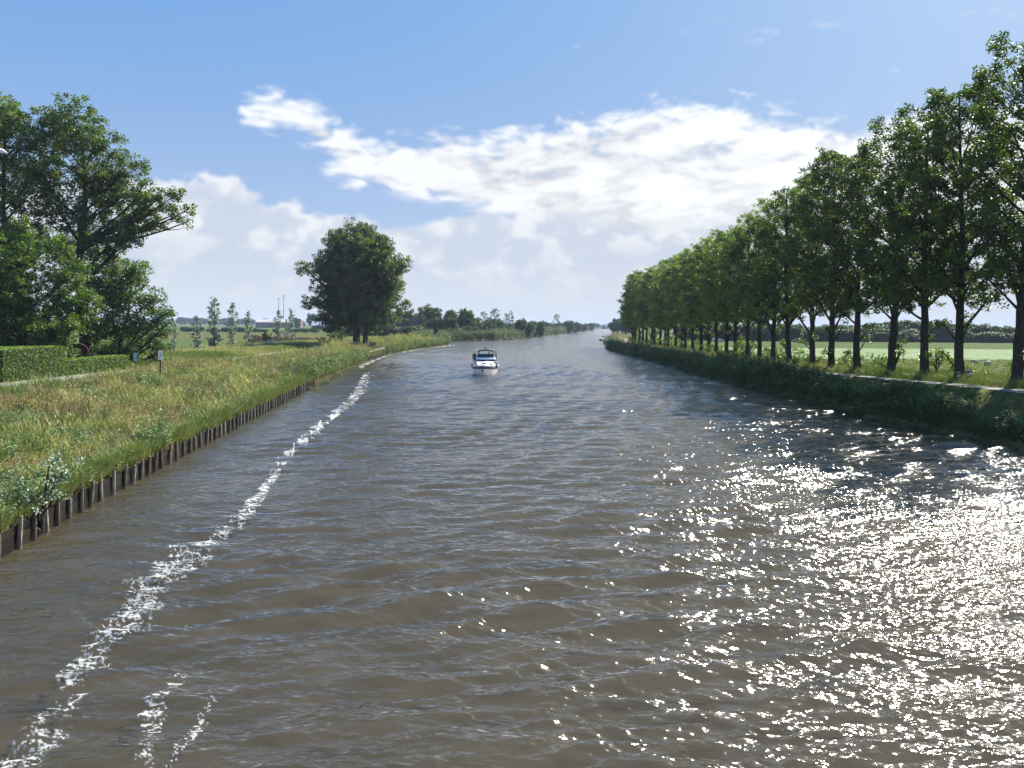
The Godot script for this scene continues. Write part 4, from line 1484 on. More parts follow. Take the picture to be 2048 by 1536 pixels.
	for k in 60:
		scrub.push_back([-330.0 + k * 4.0, 470.0 + rr(-12, 12), rr(2.5, 4.5), rr(1.5, 2.6)])
	for k in 60:
		var d := 430.0 * pow(1300.0 / 430.0, rng.randf())
		scrub.push_back([along(LEFT_EDGE, d) - rr(14, 60), d, rr(5, 9), rr(1.0, 1.6)])
	var belt := []
	for k in 75:
		var d := 318.0 * pow(1150.0 / 318.0, pow(rng.randf(), 1.4))
		belt.push_back([along(LEFT_EDGE, d) - rr(10, 30) - (25.0 * rng.randf() if d < 360 else 0.0), d, rr(7.5, 12) * (1.0 - d / 3500.0), rr(0.8, 1.2)])
	mass.call("tree_belt", "uneven belt of trees running behind the far left bank to the horizon", "trees", wide[2], belt)
	mass.call("scrub_belt", "belt of bushes and low trees behind the far left bank", "scrub", low, scrub)
	# far left skyline
	put.call(wide, -233.5, 900.0, 19.5, 1.15, "domed dark tree on the skyline left of the great round tree", "", 1)
	put.call(wide, -246.0, 880.0, 13.5, 1.0, "lower tree touching the domed skyline tree", "", 2)
	rng.seed = 470
	var line := []
	for k in 90:
		line.push_back([-1150.0 + k * 12.0 + rr(-8, 8), 2100.0 + rr(-80, 80), rr(13, 19), 1.7])
	for k in 40:
		line.push_back([-480.0 + k * 9.0 + rr(-5, 5), 1250.0 + rr(-60, 60), rr(6, 10), 1.9])
	for k in 30:
		line.push_back([-700.0 + k * 6.0 + rr(-5, 5), 1620.0 + rr(-30, 30), rr(13, 20), 1.5])
	mass.call("tree_line", "hazy blue-grey tree line on the far left horizon", "tree line", wide[1], line)
	var wood := []
	for k in 95:
		var t := k / 94.0
		var x := lerpf(72.0, 330.0, t) + rr(-2, 2)
		var d := lerpf(318.0, 330.0, t) + rr(-14, 14)
		var tall := 9.6 + 2.4 * noise.get_noise_1d(x * 3.0) + 4.2 * exp(-pow((x - 168.0) / 8.0, 2.0)) + rr(-0.8, 0.8)
		wood.push_back([x, d, tall, rr(1.1, 1.5)])
	for k in 70:
		wood.push_back([lerpf(74.0, 330.0, k / 69.0) + rr(-2, 2), 309.0 + rr(-3, 3), rr(5.0, 8.0), rr(1.3, 1.8)])
	mass.call("wood", "dark wood closing the view behind the right meadow", "wood", low, wood)
	for k in 5:
		put.call(wide, [79.0, 77.0, 74.5, 71.0, 66.5][k], [600.0, 560.0, 520.0, 480.0, 420.0][k], [11.0, 12.5, 10.5, 11.5, 9.5][k], 1.1, "%s hazy tree past the end of the poplar row, counted from the left" % ["first", "second", "third", "fourth", "fifth"][k], "hazy trees past the poplar row", k)
	var hazy := []
	for k in 40:
		hazy.push_back([110.0 + k * 9.0, 1480.0 + rr(-40, 40), rr(7, 11), 1.8])
	mass.call("tree_line", "blue-grey trees at the far end of the canal behind the bridge", "tree line", wide[1], hazy)
	# buildings, masts, bridge
	build_house("farmhouse", "dark-roofed farmhouse with white windows behind the scrub left of the canal bend", Vector3(-46.0, ground(-46, 320), -320), 0.12, Vector3(15, 8.2, 9), 3.4, lin(0.12, 0.09, 0.08), lin(0.05, 0.05, 0.055), 4)
	build_house("long_shed", "long low shed with pale roof edge on the left skyline below the light masts", Vector3(-272, 0.8, -900), 0.1, Vector3(50, 10.0, 22), 6.5, lin(0.16, 0.12, 0.11), lin(0.42, 0.4, 0.38), 6)
	build_house("long_shed", "low grey-roofed shed on the skyline touching the great round tree", Vector3(-194, 0.8, -800), 0.1, Vector3(26, 8.0, 16), 3.5, lin(0.08, 0.08, 0.09), lin(0.34, 0.37, 0.42), 3)
	build_house("long_shed", "long grey building half hidden behind the right bank trunks", Vector3(96, 0.8, -336), -0.1, Vector3(34, 5.6, 9), 3.2, lin(0.09, 0.1, 0.12), lin(0.1, 0.1, 0.12), 4)
	build_car("white car parked in the field left of the great round tree", Vector3(-139.5, ground(-139, 530), -530), 0.9, lin(0.8, 0.8, 0.8))
	build_car("pale car behind the meadow, seen between trunks on the left of the row", Vector3(76.5, ground(76.5, 286), -286), 1.5, lin(0.6, 0.62, 0.65))
	build_car("blue-grey car behind the meadow, right of the pale one", Vector3(106.0, ground(106, 284), -284), 1.4, lin(0.15, 0.2, 0.3))
	var mast_label := ["tall light mast, left of the pair on the left skyline", "tallest light mast, right of the pair on the left skyline", "short thin mast right of the two light masts"]
	for k in 3:
		var h: float = [33.5, 37.0, 22.0][k]
		var t := thing("light_mast", mast_label[k], "light mast", Vector3([-273.3, -267.4, -254.0][k], 0.8, -900), 0.0, "light masts on the left skyline")
		var g := Geo.new()
		g.tube([Vector3.ZERO, Vector3(0, h, 0)], [0.5, 0.26] if k < 2 else [0.25, 0.15], 6, lin(0.18, 0.19, 0.2))
		obj("pole", g.mesh(M.metal, true), t)
		var c := Geo.new()
		c.box(Vector3(0, h, 0), Vector3(2.6, 0.3, 0.4) if k < 2 else Vector3(1, 0.3, 0.3), lin(0.2, 0.2, 0.2))
		obj("crossbar", c.mesh(M.metal), t)
		for m in [-1, 1]:
			if k < 2:
				var f := Geo.new()
				f.box(Vector3(m * 1.0, h + 0.7, 0.3), Vector3(0.9, 1.0, 0.5), lin(0.25, 0.26, 0.28))
				obj("floodlight", f.mesh(M.metal), t)
	var br := thing("arch_bridge", "pale arched bridge crossing the canal in the far haze", "bridge", Vector3(180, 0, -1400))
	var dk := Geo.new()
	dk.box(Vector3(0, 3.3, 0), Vector3(110, 1.2, 9), lin(0.4, 0.42, 0.45))
	obj("deck", dk.mesh(M.paint), br)
	for m in [-1, 1]:
		var ag := Geo.new()
		var pts := []
		var rad := []
		for k in 17:
			var u := k / 8.0 - 1.0
			pts.push_back(Vector3(u * 20, 3.6 + 7.0 * (1 - u * u), m * 4.2))
			rad.push_back(0.4)
		ag.tube(pts, rad, 6, lin(0.55, 0.57, 0.6))
		obj("arch", ag.mesh(M.paint, true), br)
		for k in range(2, 15, 2):
			var hg := Geo.new()
			hg.tube([Vector3(pts[k].x, 3.6, m * 4.2), pts[k]], [0.12, 0.12], 5, lin(0.55, 0.57, 0.6))
			obj("hanger", hg.mesh(M.paint), br)
	for x in [-38.0, 22.0]:
		var pg := Geo.new()
		pg.box(Vector3(x, 0.8, 0), Vector3(3, 4.4, 7), lin(0.35, 0.35, 0.35))
		obj("pier", pg.mesh(M.plaster), br)


func small_things() -> void:
	build_boat(Vector3(-3.45, 0.02, -101.6), -0.05)
	person_at("person in dark clothes standing on the left side deck of the motor boat", Vector3(-4.95, 1.13, -102.4), 0.1, {"hip": Vector3(0, 0.9, 0), "chest": Vector3(0, 1.3, 0.02), "neck": Vector3(0, 1.48, 0.02), "head": Vector3(0, 1.62, 0.05), "elbow": [Vector3(-0.27, 1.12, 0.0), Vector3(0.28, 1.12, 0.03)], "hand": [Vector3(-0.24, 0.9, 0.16), Vector3(0.26, 0.95, 0.2)], "knee": [Vector3(-0.1, 0.48, 0.03), Vector3(0.1, 0.48, 0.05)], "foot": [Vector3(-0.11, 0.08, 0), Vector3(0.12, 0.08, 0.02)]}, lin(0.015, 0.017, 0.025), lin(0.013, 0.015, 0.022), lin(0.02, 0.016, 0.012))
	var sy := ground(30.2, 101)
	person_at("person in a lilac-grey jacket sitting at the edge of the right bank path", Vector3(30.3, sy + 0.0, -101), -0.7, {"hip": Vector3(0, 0.16, 0), "chest": Vector3(0, 0.55, 0.08), "neck": Vector3(0, 0.72, 0.12), "head": Vector3(0, 0.86, 0.17), "elbow": [Vector3(-0.28, 0.38, 0.14), Vector3(0.28, 0.38, 0.14)], "hand": [Vector3(-0.12, 0.4, 0.38), Vector3(0.12, 0.4, 0.38)], "knee": [Vector3(-0.12, 0.48, 0.4), Vector3(0.12, 0.48, 0.4)], "foot": [Vector3(-0.12, 0.06, 0.55), Vector3(0.12, 0.06, 0.55)]}, lin(0.3, 0.26, 0.33), lin(0.015, 0.015, 0.03), lin(0.02, 0.018, 0.02))
	var wx := 32.3
	person_at("small dark figure walking on the path at the far end of the poplar row", Vector3(wx, ground(wx, 205), -205), PI, {"hip": Vector3(0, 0.9, 0), "chest": Vector3(0, 1.3, 0.03), "neck": Vector3(0, 1.48, 0.04), "head": Vector3(0, 1.62, 0.07), "elbow": [Vector3(-0.27, 1.12, -0.08), Vector3(0.27, 1.12, 0.1)], "hand": [Vector3(-0.27, 0.88, 0.02), Vector3(0.27, 0.92, 0.28)], "knee": [Vector3(-0.09, 0.5, 0.16), Vector3(0.09, 0.47, -0.04)], "foot": [Vector3(-0.09, 0.09, 0.22), Vector3(0.09, 0.1, -0.3)]}, lin(0.02, 0.02, 0.025), lin(0.015, 0.015, 0.02), lin(0.03, 0.02, 0.015))
	# sheep in the meadow
	for k in 2:
		var p := Vector3([71.7, 71.2][k], 0, [-119.2, -115.0][k])
		p.y = ground(p.x, -p.z)
		var t := thing("sheep", ["pale sheep standing in the right meadow, seen from behind", "sheep with a dark flank grazing in the right meadow, nearer of two"][k], "sheep", p, [0.3, -1.2][k], "sheep in the right meadow")
		var wool := lin(0.5, 0.46, 0.36)
		var face := lin(0.12, 0.1, 0.09) if k == 1 else lin(0.4, 0.36, 0.3)
		var g := Geo.new()
		var b := [[Vector3(0, 0.62, -0.32), Vector3(0, 0.64, 0.3), 0.27, 0.25, wool], [Vector3(0, 0.66, 0.36), Vector3(0, 0.5, 0.62), 0.15, 0.09, wool], [Vector3(0, 0.45, 0.66), Vector3(0, 0.2, 0.78), 0.085, 0.05, face]]
		for m in [-1, 1]:
			b.push_back([Vector3(m * 0.07, 0.44, 0.64), Vector3(m * 0.17, 0.42, 0.6), 0.025, 0.02, face])
			b.push_back([Vector3(m * 0.13, 0.45, 0.26), Vector3(m * 0.13, 0.04, 0.25), 0.06, 0.03, face])
			b.push_back([Vector3(m * 0.14, 0.5, -0.34), Vector3(m * 0.14, 0.28, -0.42), 0.09, 0.04, wool])
			b.push_back([Vector3(m * 0.14, 0.28, -0.42), Vector3(m * 0.14, 0.04, -0.38), 0.04, 0.03, face])
		nets(g, b, 0.025, 0.05)
		obj("body", g.mesh(M.cloth, true), t)
	# striped markers at the foot of the second poplar
	for k in 2:
		var p := Vector3([34.3, 35.0][k], 0, [-59.0, -58.9][k])
		p.y = ground(p.x, -p.z)
		var t := thing("striped_marker", ["shorter pale marker with dark diagonal bands, left of the two by the second poplar", "taller pale marker with dark diagonal bands against the second poplar trunk"][k], "marker post", p, 0.3, "striped markers by the second poplar")
		var h: float = [0.82, 1.0][k]
		var g := Geo.new()
		g.tube([Vector3(0, -0.1, 0), Vector3(0, h - 0.08, 0), Vector3(0.0, h, 0)], [0.15, 0.13, 0.06], 10, lin(0.5, 0.46, 0.48))
		obj("post", g.mesh(M.paint, true), t)
		for q in 2:
			var s := Geo.new()
			var y := h * (0.42 + 0.4 * q)
			var ring0 := []
			var ring1 := []
			for e in 13:
				var an := TAU * e / 12.0
				ring0.push_back(Vector3(cos(an) * 0.152, y + 0.1 * cos(an), sin(an) * 0.152))
				ring1.push_back(Vector3(cos(an) * 0.152, y + 0.1 * cos(an) + 0.15, sin(an) * 0.152))
			s.sheet([ring0, ring1], [lin(0.02, 0.02, 0.022), lin(0.02, 0.02, 0.022)])
			obj("band", s.mesh(M.paint, true), t)
	# hedges along the left path
	build_hedge("tall clipped hedge at the left edge with a dark end face", Vector3(-38.75, ground(-39, 60), -58.6), 8.0, 3.2, 2.55, 0.0, 9000, 81)
	build_hedge("lower clipped hedge continuing from the tall hedge along the left path", Vector3(-38.85, ground(-39, 70), -66.7), 11.0, 1.6, 1.35, -0.02, 8000, 82)
	# the red-brown garden hut behind the low hedge
	var hut := thing("garden_hut", "reddish-brown round-topped hut showing above the low hedge", "hut", Vector3(-42.9, ground(-42.9, 76), -76), 0.5)
	var hg := Geo.new()
	var arc0 := []
	var arc1 := []
	for k in 9:
		var an := PI * k / 8.0
		arc0.push_back(Vector3(-cos(an) * 0.9, 1.75 + sin(an) * 0.75, 0.8))
		arc1.push_back(Vector3(-cos(an) * 0.9, 1.75 + sin(an) * 0.75, -0.8))
	hg.sheet([arc0, arc1], [lin(0.16, 0.07, 0.05), lin(0.16, 0.07, 0.05)])
	obj("roof", hg.mesh(M.timber, true), hut)
	var wg := Geo.new()
	wg.box(Vector3(0, 0.87, 0), Vector3(1.7, 1.75, 1.5), lin(0.1, 0.05, 0.04))
	for m in [-1, 1]:
		for k in 8:
			wg.tri(Vector3(0, 1.75, m * 0.76), Vector3(arc0[k].x, arc0[k].y, m * 0.76), Vector3(arc0[k + 1].x, arc0[k + 1].y, m * 0.76), lin(0.09, 0.04, 0.035))
	obj("wall", wg.mesh(M.timber), hut)
	var po := Geo.new()
	po.tube([Vector3(-1.15, 0, 0.9), Vector3(-1.2, 1.8, 0.9), Vector3(-1.3, 2.5, 0.9)], [0.13, 0.11, 0.1], 7, lin(0.45, 0.38, 0.34))
	obj("corner_post", po.mesh(M.timber, true), hut)
	# white sign on a dark post
	var sg := thing("white_sign", "white upright sign with black marks on a dark post in the tall grass", "sign", Vector3(-30.7, ground(-30.7, 67), -67.2), 0.42)
	var g1 := Geo.new()
	g1.tube([Vector3(0, -0.2, -0.03), Vector3(0, 2.35, -0.03)], [0.055, 0.055], 8, lin(0.03, 0.028, 0.026))
	obj("post", g1.mesh(M.timber, true), sg)
	var g2 := Geo.new()
	g2.box(Vector3(0, 2.35, 0.04), Vector3(0.37, 0.8, 0.03), lin(0.8, 0.8, 0.78))
	obj("plate", g2.mesh(M.paint), sg)
	var ma := Geo.new()
	for s in [[Vector3(-0.06, 2.58, 0), Vector3(0.035, 0.09, 0.006), 0.2], [Vector3(0.07, 2.52, 0), Vector3(0.035, 0.16, 0.006), 0.0], [Vector3(0.0, 2.34, 0), Vector3(0.045, 0.24, 0.006), -0.6], [Vector3(0.06, 2.28, 0), Vector3(0.1, 0.04, 0.006), 0.1], [Vector3(-0.07, 2.14, 0), Vector3(0.07, 0.07, 0.006), 0.3]]:
		ma.box(s[0] + Vector3(0, 0, 0.06), s[1], lin(0.03, 0.03, 0.03), Basis(Vector3.BACK, s[2]))
	obj("marks", ma.mesh(M.paint), sg)
	# oval grey-blue information panel by the path
	var ip := thing("information_panel", "small blue-grey rounded panel with pale stripes on a post beside the low hedge", "sign", Vector3(-37.0, ground(-37.9, 75), -75.6), 0.42)
	var g3 := Geo.new()
	g3.tube([Vector3(0, -0.1, -0.02), Vector3(0, 1.5, -0.02)], [0.05, 0.05], 7, lin(0.1, 0.1, 0.1))
	obj("post", g3.mesh(M.timber, true), ip)
	var g4 := Geo.new()
	var rim := []
	for k in 24:
		var an := TAU * k / 24.0
		rim.push_back(Vector3(signf(cos(an)) * pow(absf(cos(an)), 0.5) * 0.22, 1.35 + signf(sin(an)) * pow(absf(sin(an)), 0.5) * 0.45, 0))
	for k in 24:
		var p: Vector3 = rim[k]
		var q: Vector3 = rim[(k + 1) % 24]
		for z in [-0.02, 0.04]:
			g4.tri(Vector3(0, 1.35, z), p + Vector3(0, 0, z), q + Vector3(0, 0, z), lin(0.12, 0.2, 0.32))
		g4.quad(p + Vector3(0, 0, -0.02), q + Vector3(0, 0, -0.02), q + Vector3(0, 0, 0.04), p + Vector3(0, 0, 0.04), lin(0.1, 0.18, 0.2))
	obj("panel", g4.mesh(M.paint), ip)
	var g5 := Geo.new()
	for x in [-0.09, 0.04]:
		g5.box(Vector3(x, 1.45, 0.046), Vector3(0.06, 0.42, 0.006), lin(0.7, 0.72, 0.75))
	g5.box(Vector3(0, 1.05, 0.046), Vector3(0.2, 0.16, 0.006), lin(0.55, 0.58, 0.6))
	obj("stripes", g5.mesh(M.paint), ip)
	# dark paling pen, striped road barrier, earth bank
	var pen := thing("paling_pen", "small pen of dark upright palings in the left field", "fence", Vector3(-68.4, ground(-68.4, 152), -152), 0.1)
	for k in 10:
		var pg := Geo.new()
		pg.box(Vector3((k - 4.5) * 0.29, 0.55, 0.02 * (k % 2)), Vector3(0.14, 1.3, 0.07), lin(0.04, 0.035, 0.03))
		obj("paling", pg.mesh(M.timber), pen)
	for y in [0.35, 1.0]:
		var rg := Geo.new()
		rg.box(Vector3(0, y, -0.06), Vector3(2.8, 0.09, 0.05), lin(0.04, 0.035, 0.03))
		obj("rail", rg.mesh(M.timber), pen)
	var ba := thing("road_barrier", "grey-green cabinet between black and white barrier boards by the left path", "barrier", Vector3(-49.4, ground(-49.4, 157), -157), 0.2)
	var cg := Geo.new()
	cg.box(Vector3(0, 0.75, 0), Vector3(0.95, 1.5, 0.5), lin(0.3, 0.36, 0.35))
	obj("cabinet", cg.mesh(M.paint), ba)
	for m in [-1, 1]:
		for k in 4:
			var bg := Geo.new()
			bg.box(Vector3(m * 0.8, 0.45 + k * 0.2, 0.05), Vector3(0.62, 0.19, 0.06), lin(0.8, 0.8, 0.8) if k % 2 == 1 else lin(0.02, 0.02, 0.02))
			obj("board", bg.mesh(M.paint), ba)
		var bp := Geo.new()
		bp.tube([Vector3(m * 0.55, 0, 0), Vector3(m * 0.55, 1.4, 0)], [0.06, 0.06], 6, lin(0.03, 0.03, 0.03))
		obj("post", bp.mesh(M.timber), ba)
	var eb := Geo.new()
	var er := [[], [], []]
	for k in 13:
		var u := k / 12.0
		var x := lerpf(-63.0, -42.5, u)
		var h := lerpf(2.5, 0.75, u) * (1 + 0.06 * sin(k * 1.9))
		var y := ground(x, 184)
		er[0].push_back(Vector3(x, y - 0.2, -182 - 2 * u))
		er[1].push_back(Vector3(x, y + h, -184.2 - 2 * u))
		er[2].push_back(Vector3(x, y - 0.2, -190 - 2 * u))
	eb.sheet(er, [lin(0.035, 0.033, 0.028), lin(0.075, 0.065, 0.05), lin(0.1, 0.11, 0.05)])
	struct("earth_bank", eb.mesh(M.ground, true))
	# grey sign back, mooring piles
	var sb := thing("sign_board", "dark grey square sign board seen from behind above the sheet piles", "sign", Vector3(-27.5, ground(-27.5, 152), -152), 0.15)
	var s1 := Geo.new()
	s1.box(Vector3(0, 1.75, 0), Vector3(1.2, 1.15, 0.06), lin(0.1, 0.105, 0.11))
	obj("board", s1.mesh(M.paint), sb)
	for m in [-1, 1]:
		var s2 := Geo.new()
		s2.tube([Vector3(m * 0.4, -0.6, -0.06), Vector3(m * 0.4, 2.2, -0.06)], [0.05, 0.05], 6, lin(0.2, 0.2, 0.2))
		obj("post", s2.mesh(M.metal, true), sb)
	for k in 2:
		var p := Vector3([-25.4, -20.1][k], [0.3, -0.8][k], [-258.0, -238.0][k])
		var t := thing("mooring_pile", ["tall dark double mooring pile rising from the bank below the far trees", "short dark pile at the tip of the left bank"][k], "mooring pile", p)
		for m in ([-0.42, 0.42] if k == 0 else [0.0]):
			var pg := Geo.new()
			var h: float = 4.6 if k == 0 else 2.4
			pg.tube([Vector3(m, -1, 0), Vector3(m * 0.9, h, 0), Vector3(m * 0.9, h + 0.15, 0)], [0.4, 0.38, 0.2], 9, lin(0.05, 0.055, 0.06))
			obj("pile", pg.mesh(M.timber, true), t)
	# lamp reaching in at the left edge
	var la := thing("street_lamp", "white street lamp head reaching in at the left edge before the poplars", "street lamp", Vector3(-16.2, ground(-16.2, 20), -20))
	var ly := 10.85 - la.position.y
	var l1 := Geo.new()
	l1.tube([Vector3(0, -0.3, 0), Vector3(0, ly - 0.6, 0), Vector3(0.3, ly - 0.1, 0), Vector3(2.4, ly + 0.12, 0)], [0.09, 0.07, 0.05, 0.04], 8, lin(0.6, 0.6, 0.6))
	obj("pole", l1.mesh(M.metal, true), la)
	var l2 := Geo.new()
	l2.tube([Vector3(2.3, ly + 0.17, 0), Vector3(2.5, ly + 0.16, 0), Vector3(2.95, ly + 0.06, 0), Vector3(3.02, ly + 0.03, 0)], [0.05, 0.1, 0.05, 0.015], 8, lin(0.8, 0.8, 0.8))
	obj("lamp_head", l2.mesh(M.paint, true), la)
	# a dark bush in the field, shrubs on the near bank
	rng.seed = 500
	var bl := []
	for q in 8:
		bl.push_back([Vector3(rr(-0.8, 0.8), rr(0.6, 2.0), rr(-0.8, 0.8)), Vector3.ONE * rr(0.6, 0.85), 1.0])
	plant_tree("field_bush", grow([Vector3(0, -0.1, 0), Vector3(0, 1.8, 0)], 0.08, 0.03, bl, 14.0, 22, 0.22, 0.3, [lin(0.03, 0.04, 0.022), lin(0.04, 0.055, 0.025)], 501, 0.0, 5), "dark rounded bush in the middle of the left field", "bush", Vector3(-56.2, ground(-56.2, 176), -176), 0, Vector3(1, 1.25, 1))
	bl = []
	for q in 9:
		bl.push_back([Vector3(rr(-0.75, 0.9), rr(0.35, 1.5), rr(-0.7, 0.7)), Vector3.ONE * rr(0.35, 0.5), 1.0])
	var pale := grow([Vector3(0, -0.4, 0), Vector3(0.1, 0.8, 0), Vector3(0.2, 1.4, 0)], 0.05, 0.015, bl, 34.0, 30, 0.085, 0.2, [lin(0.24, 0.31, 0.2), lin(0.16, 0.24, 0.13), lin(0.32, 0.38, 0.28), lin(0.1, 0.16, 0.08)], 503, 0.0, 5)
	pale[1].surface_set_material(0, M.silver)
	plant_tree("silver_shrub", pale, "pale silvery-leaved shrub hanging over the timber posts at lower left", "shrub", Vector3(-14.75, 0.35, -24.2), 0, Vector3(1.15, 1.15, 1.15))
	bl = []
	for q in 9:
		bl.push_back([Vector3(rr(-1.0, 1.0), rr(0.3, 1.1), rr(-0.7, 0.7)), Vector3.ONE * rr(0.35, 0.5), 1.0])
	plant_tree("orange_shrub", grow([Vector3(0, -0.3, 0), Vector3(0.1, 1.0, 0)], 0.04, 0.012, bl, 18.0, 16, 0.1, 0.24, [lin(0.3, 0.2, 0.03), lin(0.22, 0.13, 0.03), lin(0.16, 0.17, 0.035)], 504, 0.0, 5), "small yellow and orange tinged shrub in the grass at far left", "shrub", Vector3(-26.6, ground(-26.6, 41.8), -41.8), 0, Vector3(0.9, 1.0, 0.9))
	bl = []
	for q in 10:
		bl.push_back([Vector3(rr(-1.8, 1.8), rr(0.6, 2.2), rr(-1, 1)), Vector3.ONE * rr(0.6, 0.9), 1.0])
	var heap := grow([Vector3(0, -0.3, 0), Vector3(0.1, 1.6, 0)], 0.06, 0.02, bl, 13.0, 20, 0.2, 0.3, [lin(0.06, 0.095, 0.032), lin(0.08, 0.12, 0.04)], 505, 0.0, 5)
	plant_tree("bank_bush", heap, "green bush at the left foot of the great round tree", "bush", Vector3(-40.2, ground(-40.2, 165), -165), 0, Vector3.ONE)
	plant_tree("bank_bush", heap, "broad dark bush hugging the trunk of the great round tree", "bush", Vector3(-36.6, ground(-36.6, 166), -166), 2.0, Vector3(1, 1.4, 1))
	var twig := grow([Vector3(0, -0.3, 0), Vector3(0.1, 1.2, 0)], 0.05, 0.02, bl, 8.0, 12, 0.14, 0.3, [lin(0.2, 0.15, 0.13), lin(0.15, 0.12, 0.09)], 506, 0.0, 5)
	plant_tree("bank_bush", twig, "greyish-pink dry bush right of the great round tree on the bank", "bush", Vector3(-29.6, ground(-29.6, 152), -152), 0, Vector3(1.1, 0.9, 1.1))


func plants() -> void:
	var green := lin(0.185, 0.222, 0.066)
	var lush := lin(0.13, 0.21, 0.045)
	var straw := lin(0.48, 0.43, 0.22)
	var rosy := lin(0.30, 0.21, 0.145)
	var grey := lin(0.22, 0.29, 0.16)
	var near := func(d0: float, d1: float) -> Array:
		var d := d0 * pow(d1 / d0, rng.randf())
		var l := along(LEFT_EDGE, d)
		var p := along(LEFT_PATH, d)
		var x := lerpf(l + 0.03, p + 1.25, pow(rng.randf(), 1.15))
		return [x, d, l - x]
	var patch := func(x: float, d: float, k: float) -> float:
		return noise.get_noise_2d(x * 8 + k, d * 5 + k) + 0.5 * noise.get_noise_2d(x * 25 + k, d * 25)
	var size := func(d: float) -> float:
		return clampf(pow(d / 30.0, 0.45), 0.85, 2.4)
	# low by the path, so that it shows
	var by_path := func(x: float, d: float) -> float:
		return lerpf(0.2 + 0.5 * sstep(70, 76, d) * sstep(100, 92, d), 1.0, sstep(0.9, 5.0, x - along(LEFT_PATH, d)))
	scatter("bank_grass", "tall green and yellowing grass covering the left bank", "grass", tuft(16, 0.62, 0.2, 0.011, 0.3, 601).mesh(M.grass), 46000, 611, func() -> Array:
		var r: Array = near.call(5.0, 240.0)
		if patch.call(r[0], r[1], 0.0) < rr(-0.4, 0.22): return []
		var c: Color = green.lerp(lin(0.31, 0.29, 0.12), clampf(0.5 + patch.call(r[0], r[1], 300.0), 0, 1))
		return [r[0], r[1], size.call(r[1]) * by_path.call(r[0], r[1]) * (0.75 + 1.1 * noise.get_noise_2d(r[0] * 12, r[1] * 9) + 0.3 * rng.randf()), c])
	scatter("dry_grass", "straw-coloured seeding grass in patches on the left bank", "grass", tuft(13, 0.78, 0.2, 0.008, 0.22, 602, 9).mesh(M.grass), 23000, 612, func() -> Array:
		var r: Array = near.call(5.0, 240.0)
		if patch.call(r[0], r[1], 100.0) < rr(-0.2, 0.35) or r[2] < 0.6: return []
		return [r[0], r[1], size.call(r[1]) * by_path.call(r[0], r[1]) * (0.85 + 0.8 * noise.get_noise_2d(r[0] * 10 + 70, r[1] * 8)), straw.lerp(lin(0.42, 0.39, 0.18), clampf(0.4 + 2.0 * noise.get_noise_2d(r[0] * 4, r[1] * 3), 0, 1))])
	scatter("rosy_weeds", "pinkish-brown seeding weeds in patches on the left bank", "weeds", weed(9, 0.85, 0.5, 0.1, 9, 603).mesh(M.grass), 15000, 613, func() -> Array:
		var r: Array = near.call(6.0, 200.0)
		if patch.call(r[0], r[1], 200.0) < rr(-0.12, 0.3) or r[2] < 1.0: return []
		return [r[0], r[1], size.call(r[1]) * by_path.call(r[0], r[1]) * 0.85, rosy.lerp(straw, rng.randf() * 0.6)])
	scatter("leafy_weeds", "broad-leaved green and grey-green weeds on the left bank", "weeds", weed(8, 0.7, 0.55, 0.17, 11, 604).mesh(M.grass), 17500, 614, func() -> Array:
		var r: Array = near.call(5.0, 240.0)
		var edge: bool = r[2] < 1.6 and rng.randf() < 0.4
		if not edge and patch.call(r[0], r[1], 400.0) < rr(-0.1, 0.4): return []
		return [r[0], r[1], size.call(r[1]) * by_path.call(r[0], r[1]) * 0.8, lush.lerp(grey, clampf(0.5 + 1.5 * patch.call(r[0], r[1], 500.0), 0, 1))])
	scatter("edge_reeds", "bright reeds and overhanging grass along the left waterline", "reeds", tuft(18, 0.85, 0.16, 0.014, 0.5, 605).mesh(M.grass), 5600, 615, func() -> Array:
		var d := 4.0 * pow(160.0 / 4.0, rng.randf())
		if noise.get_noise_1d(d * 30) < rr(-0.5, 0.4): return []
		return [along(LEFT_EDGE, d) - rr(-0.08, 0.7), d, size.call(d) * rr(0.4, 0.9), green.lerp(lin(0.22, 0.22, 0.05), rng.randf())])
	scatter("tall_weeds", "tall dark clumps of nettle and dock standing out of the left bank grass", "weeds", weed(11, 1.25, 0.7, 0.2, 17, 630).mesh(M.grass), 4200, 631, func() -> Array:
		var r: Array = near.call(5.0, 240.0)
		if noise.get_noise_2d(r[0] * 14 + 50, r[1] * 10) < 0.17 + 0.25 * rng.randf(): return []
		return [r[0], r[1], clampf(pow(r[1] / 40.0, 0.3), 0.8, 1.6) * by_path.call(r[0], r[1]) * rr(0.6, 1.1), lin(0.13, 0.2, 0.055).lerp(grey, rng.randf())])
	scatter("spilling_grass", "ragged grass spilling over the timber edge on the left", "grass", tuft(18, 0.7, 0.22, 0.012, 0.75, 632).mesh(M.grass), 3600, 633, func() -> Array:
		var d := 4.0 * pow(90.0 / 4.0, rng.randf())
		if noise.get_noise_1d(d * 60 + 900) < rr(-0.45, 0.2): return []
		return [along(LEFT_EDGE, d) + rr(-0.25, 0.1), d, clampf(pow(d / 30.0, 0.3), 0.8, 1.5) * rr(0.5, 1.05), green.lerp(lin(0.28, 0.27, 0.09), rng.randf())])
	# thick greenery where the posts stop
	scatter("bank_thicket", "thick dark green bank plants where the timber posts end on the left", "thicket", weed(14, 1.5, 1.0, 0.3, 14, 606).mesh(M.grass), 2600, 616, func() -> Array:
		var d := rr(78, 243)
		if d > 136 and d < 162: return []
		return [along(LEFT_EDGE, d) - rr(-0.3, 3.0), d, rr(0.55, 1.0), lin(0.13, 0.185, 0.055).lerp(lin(0.22, 0.26, 0.12), rng.randf() * rng.randf())])
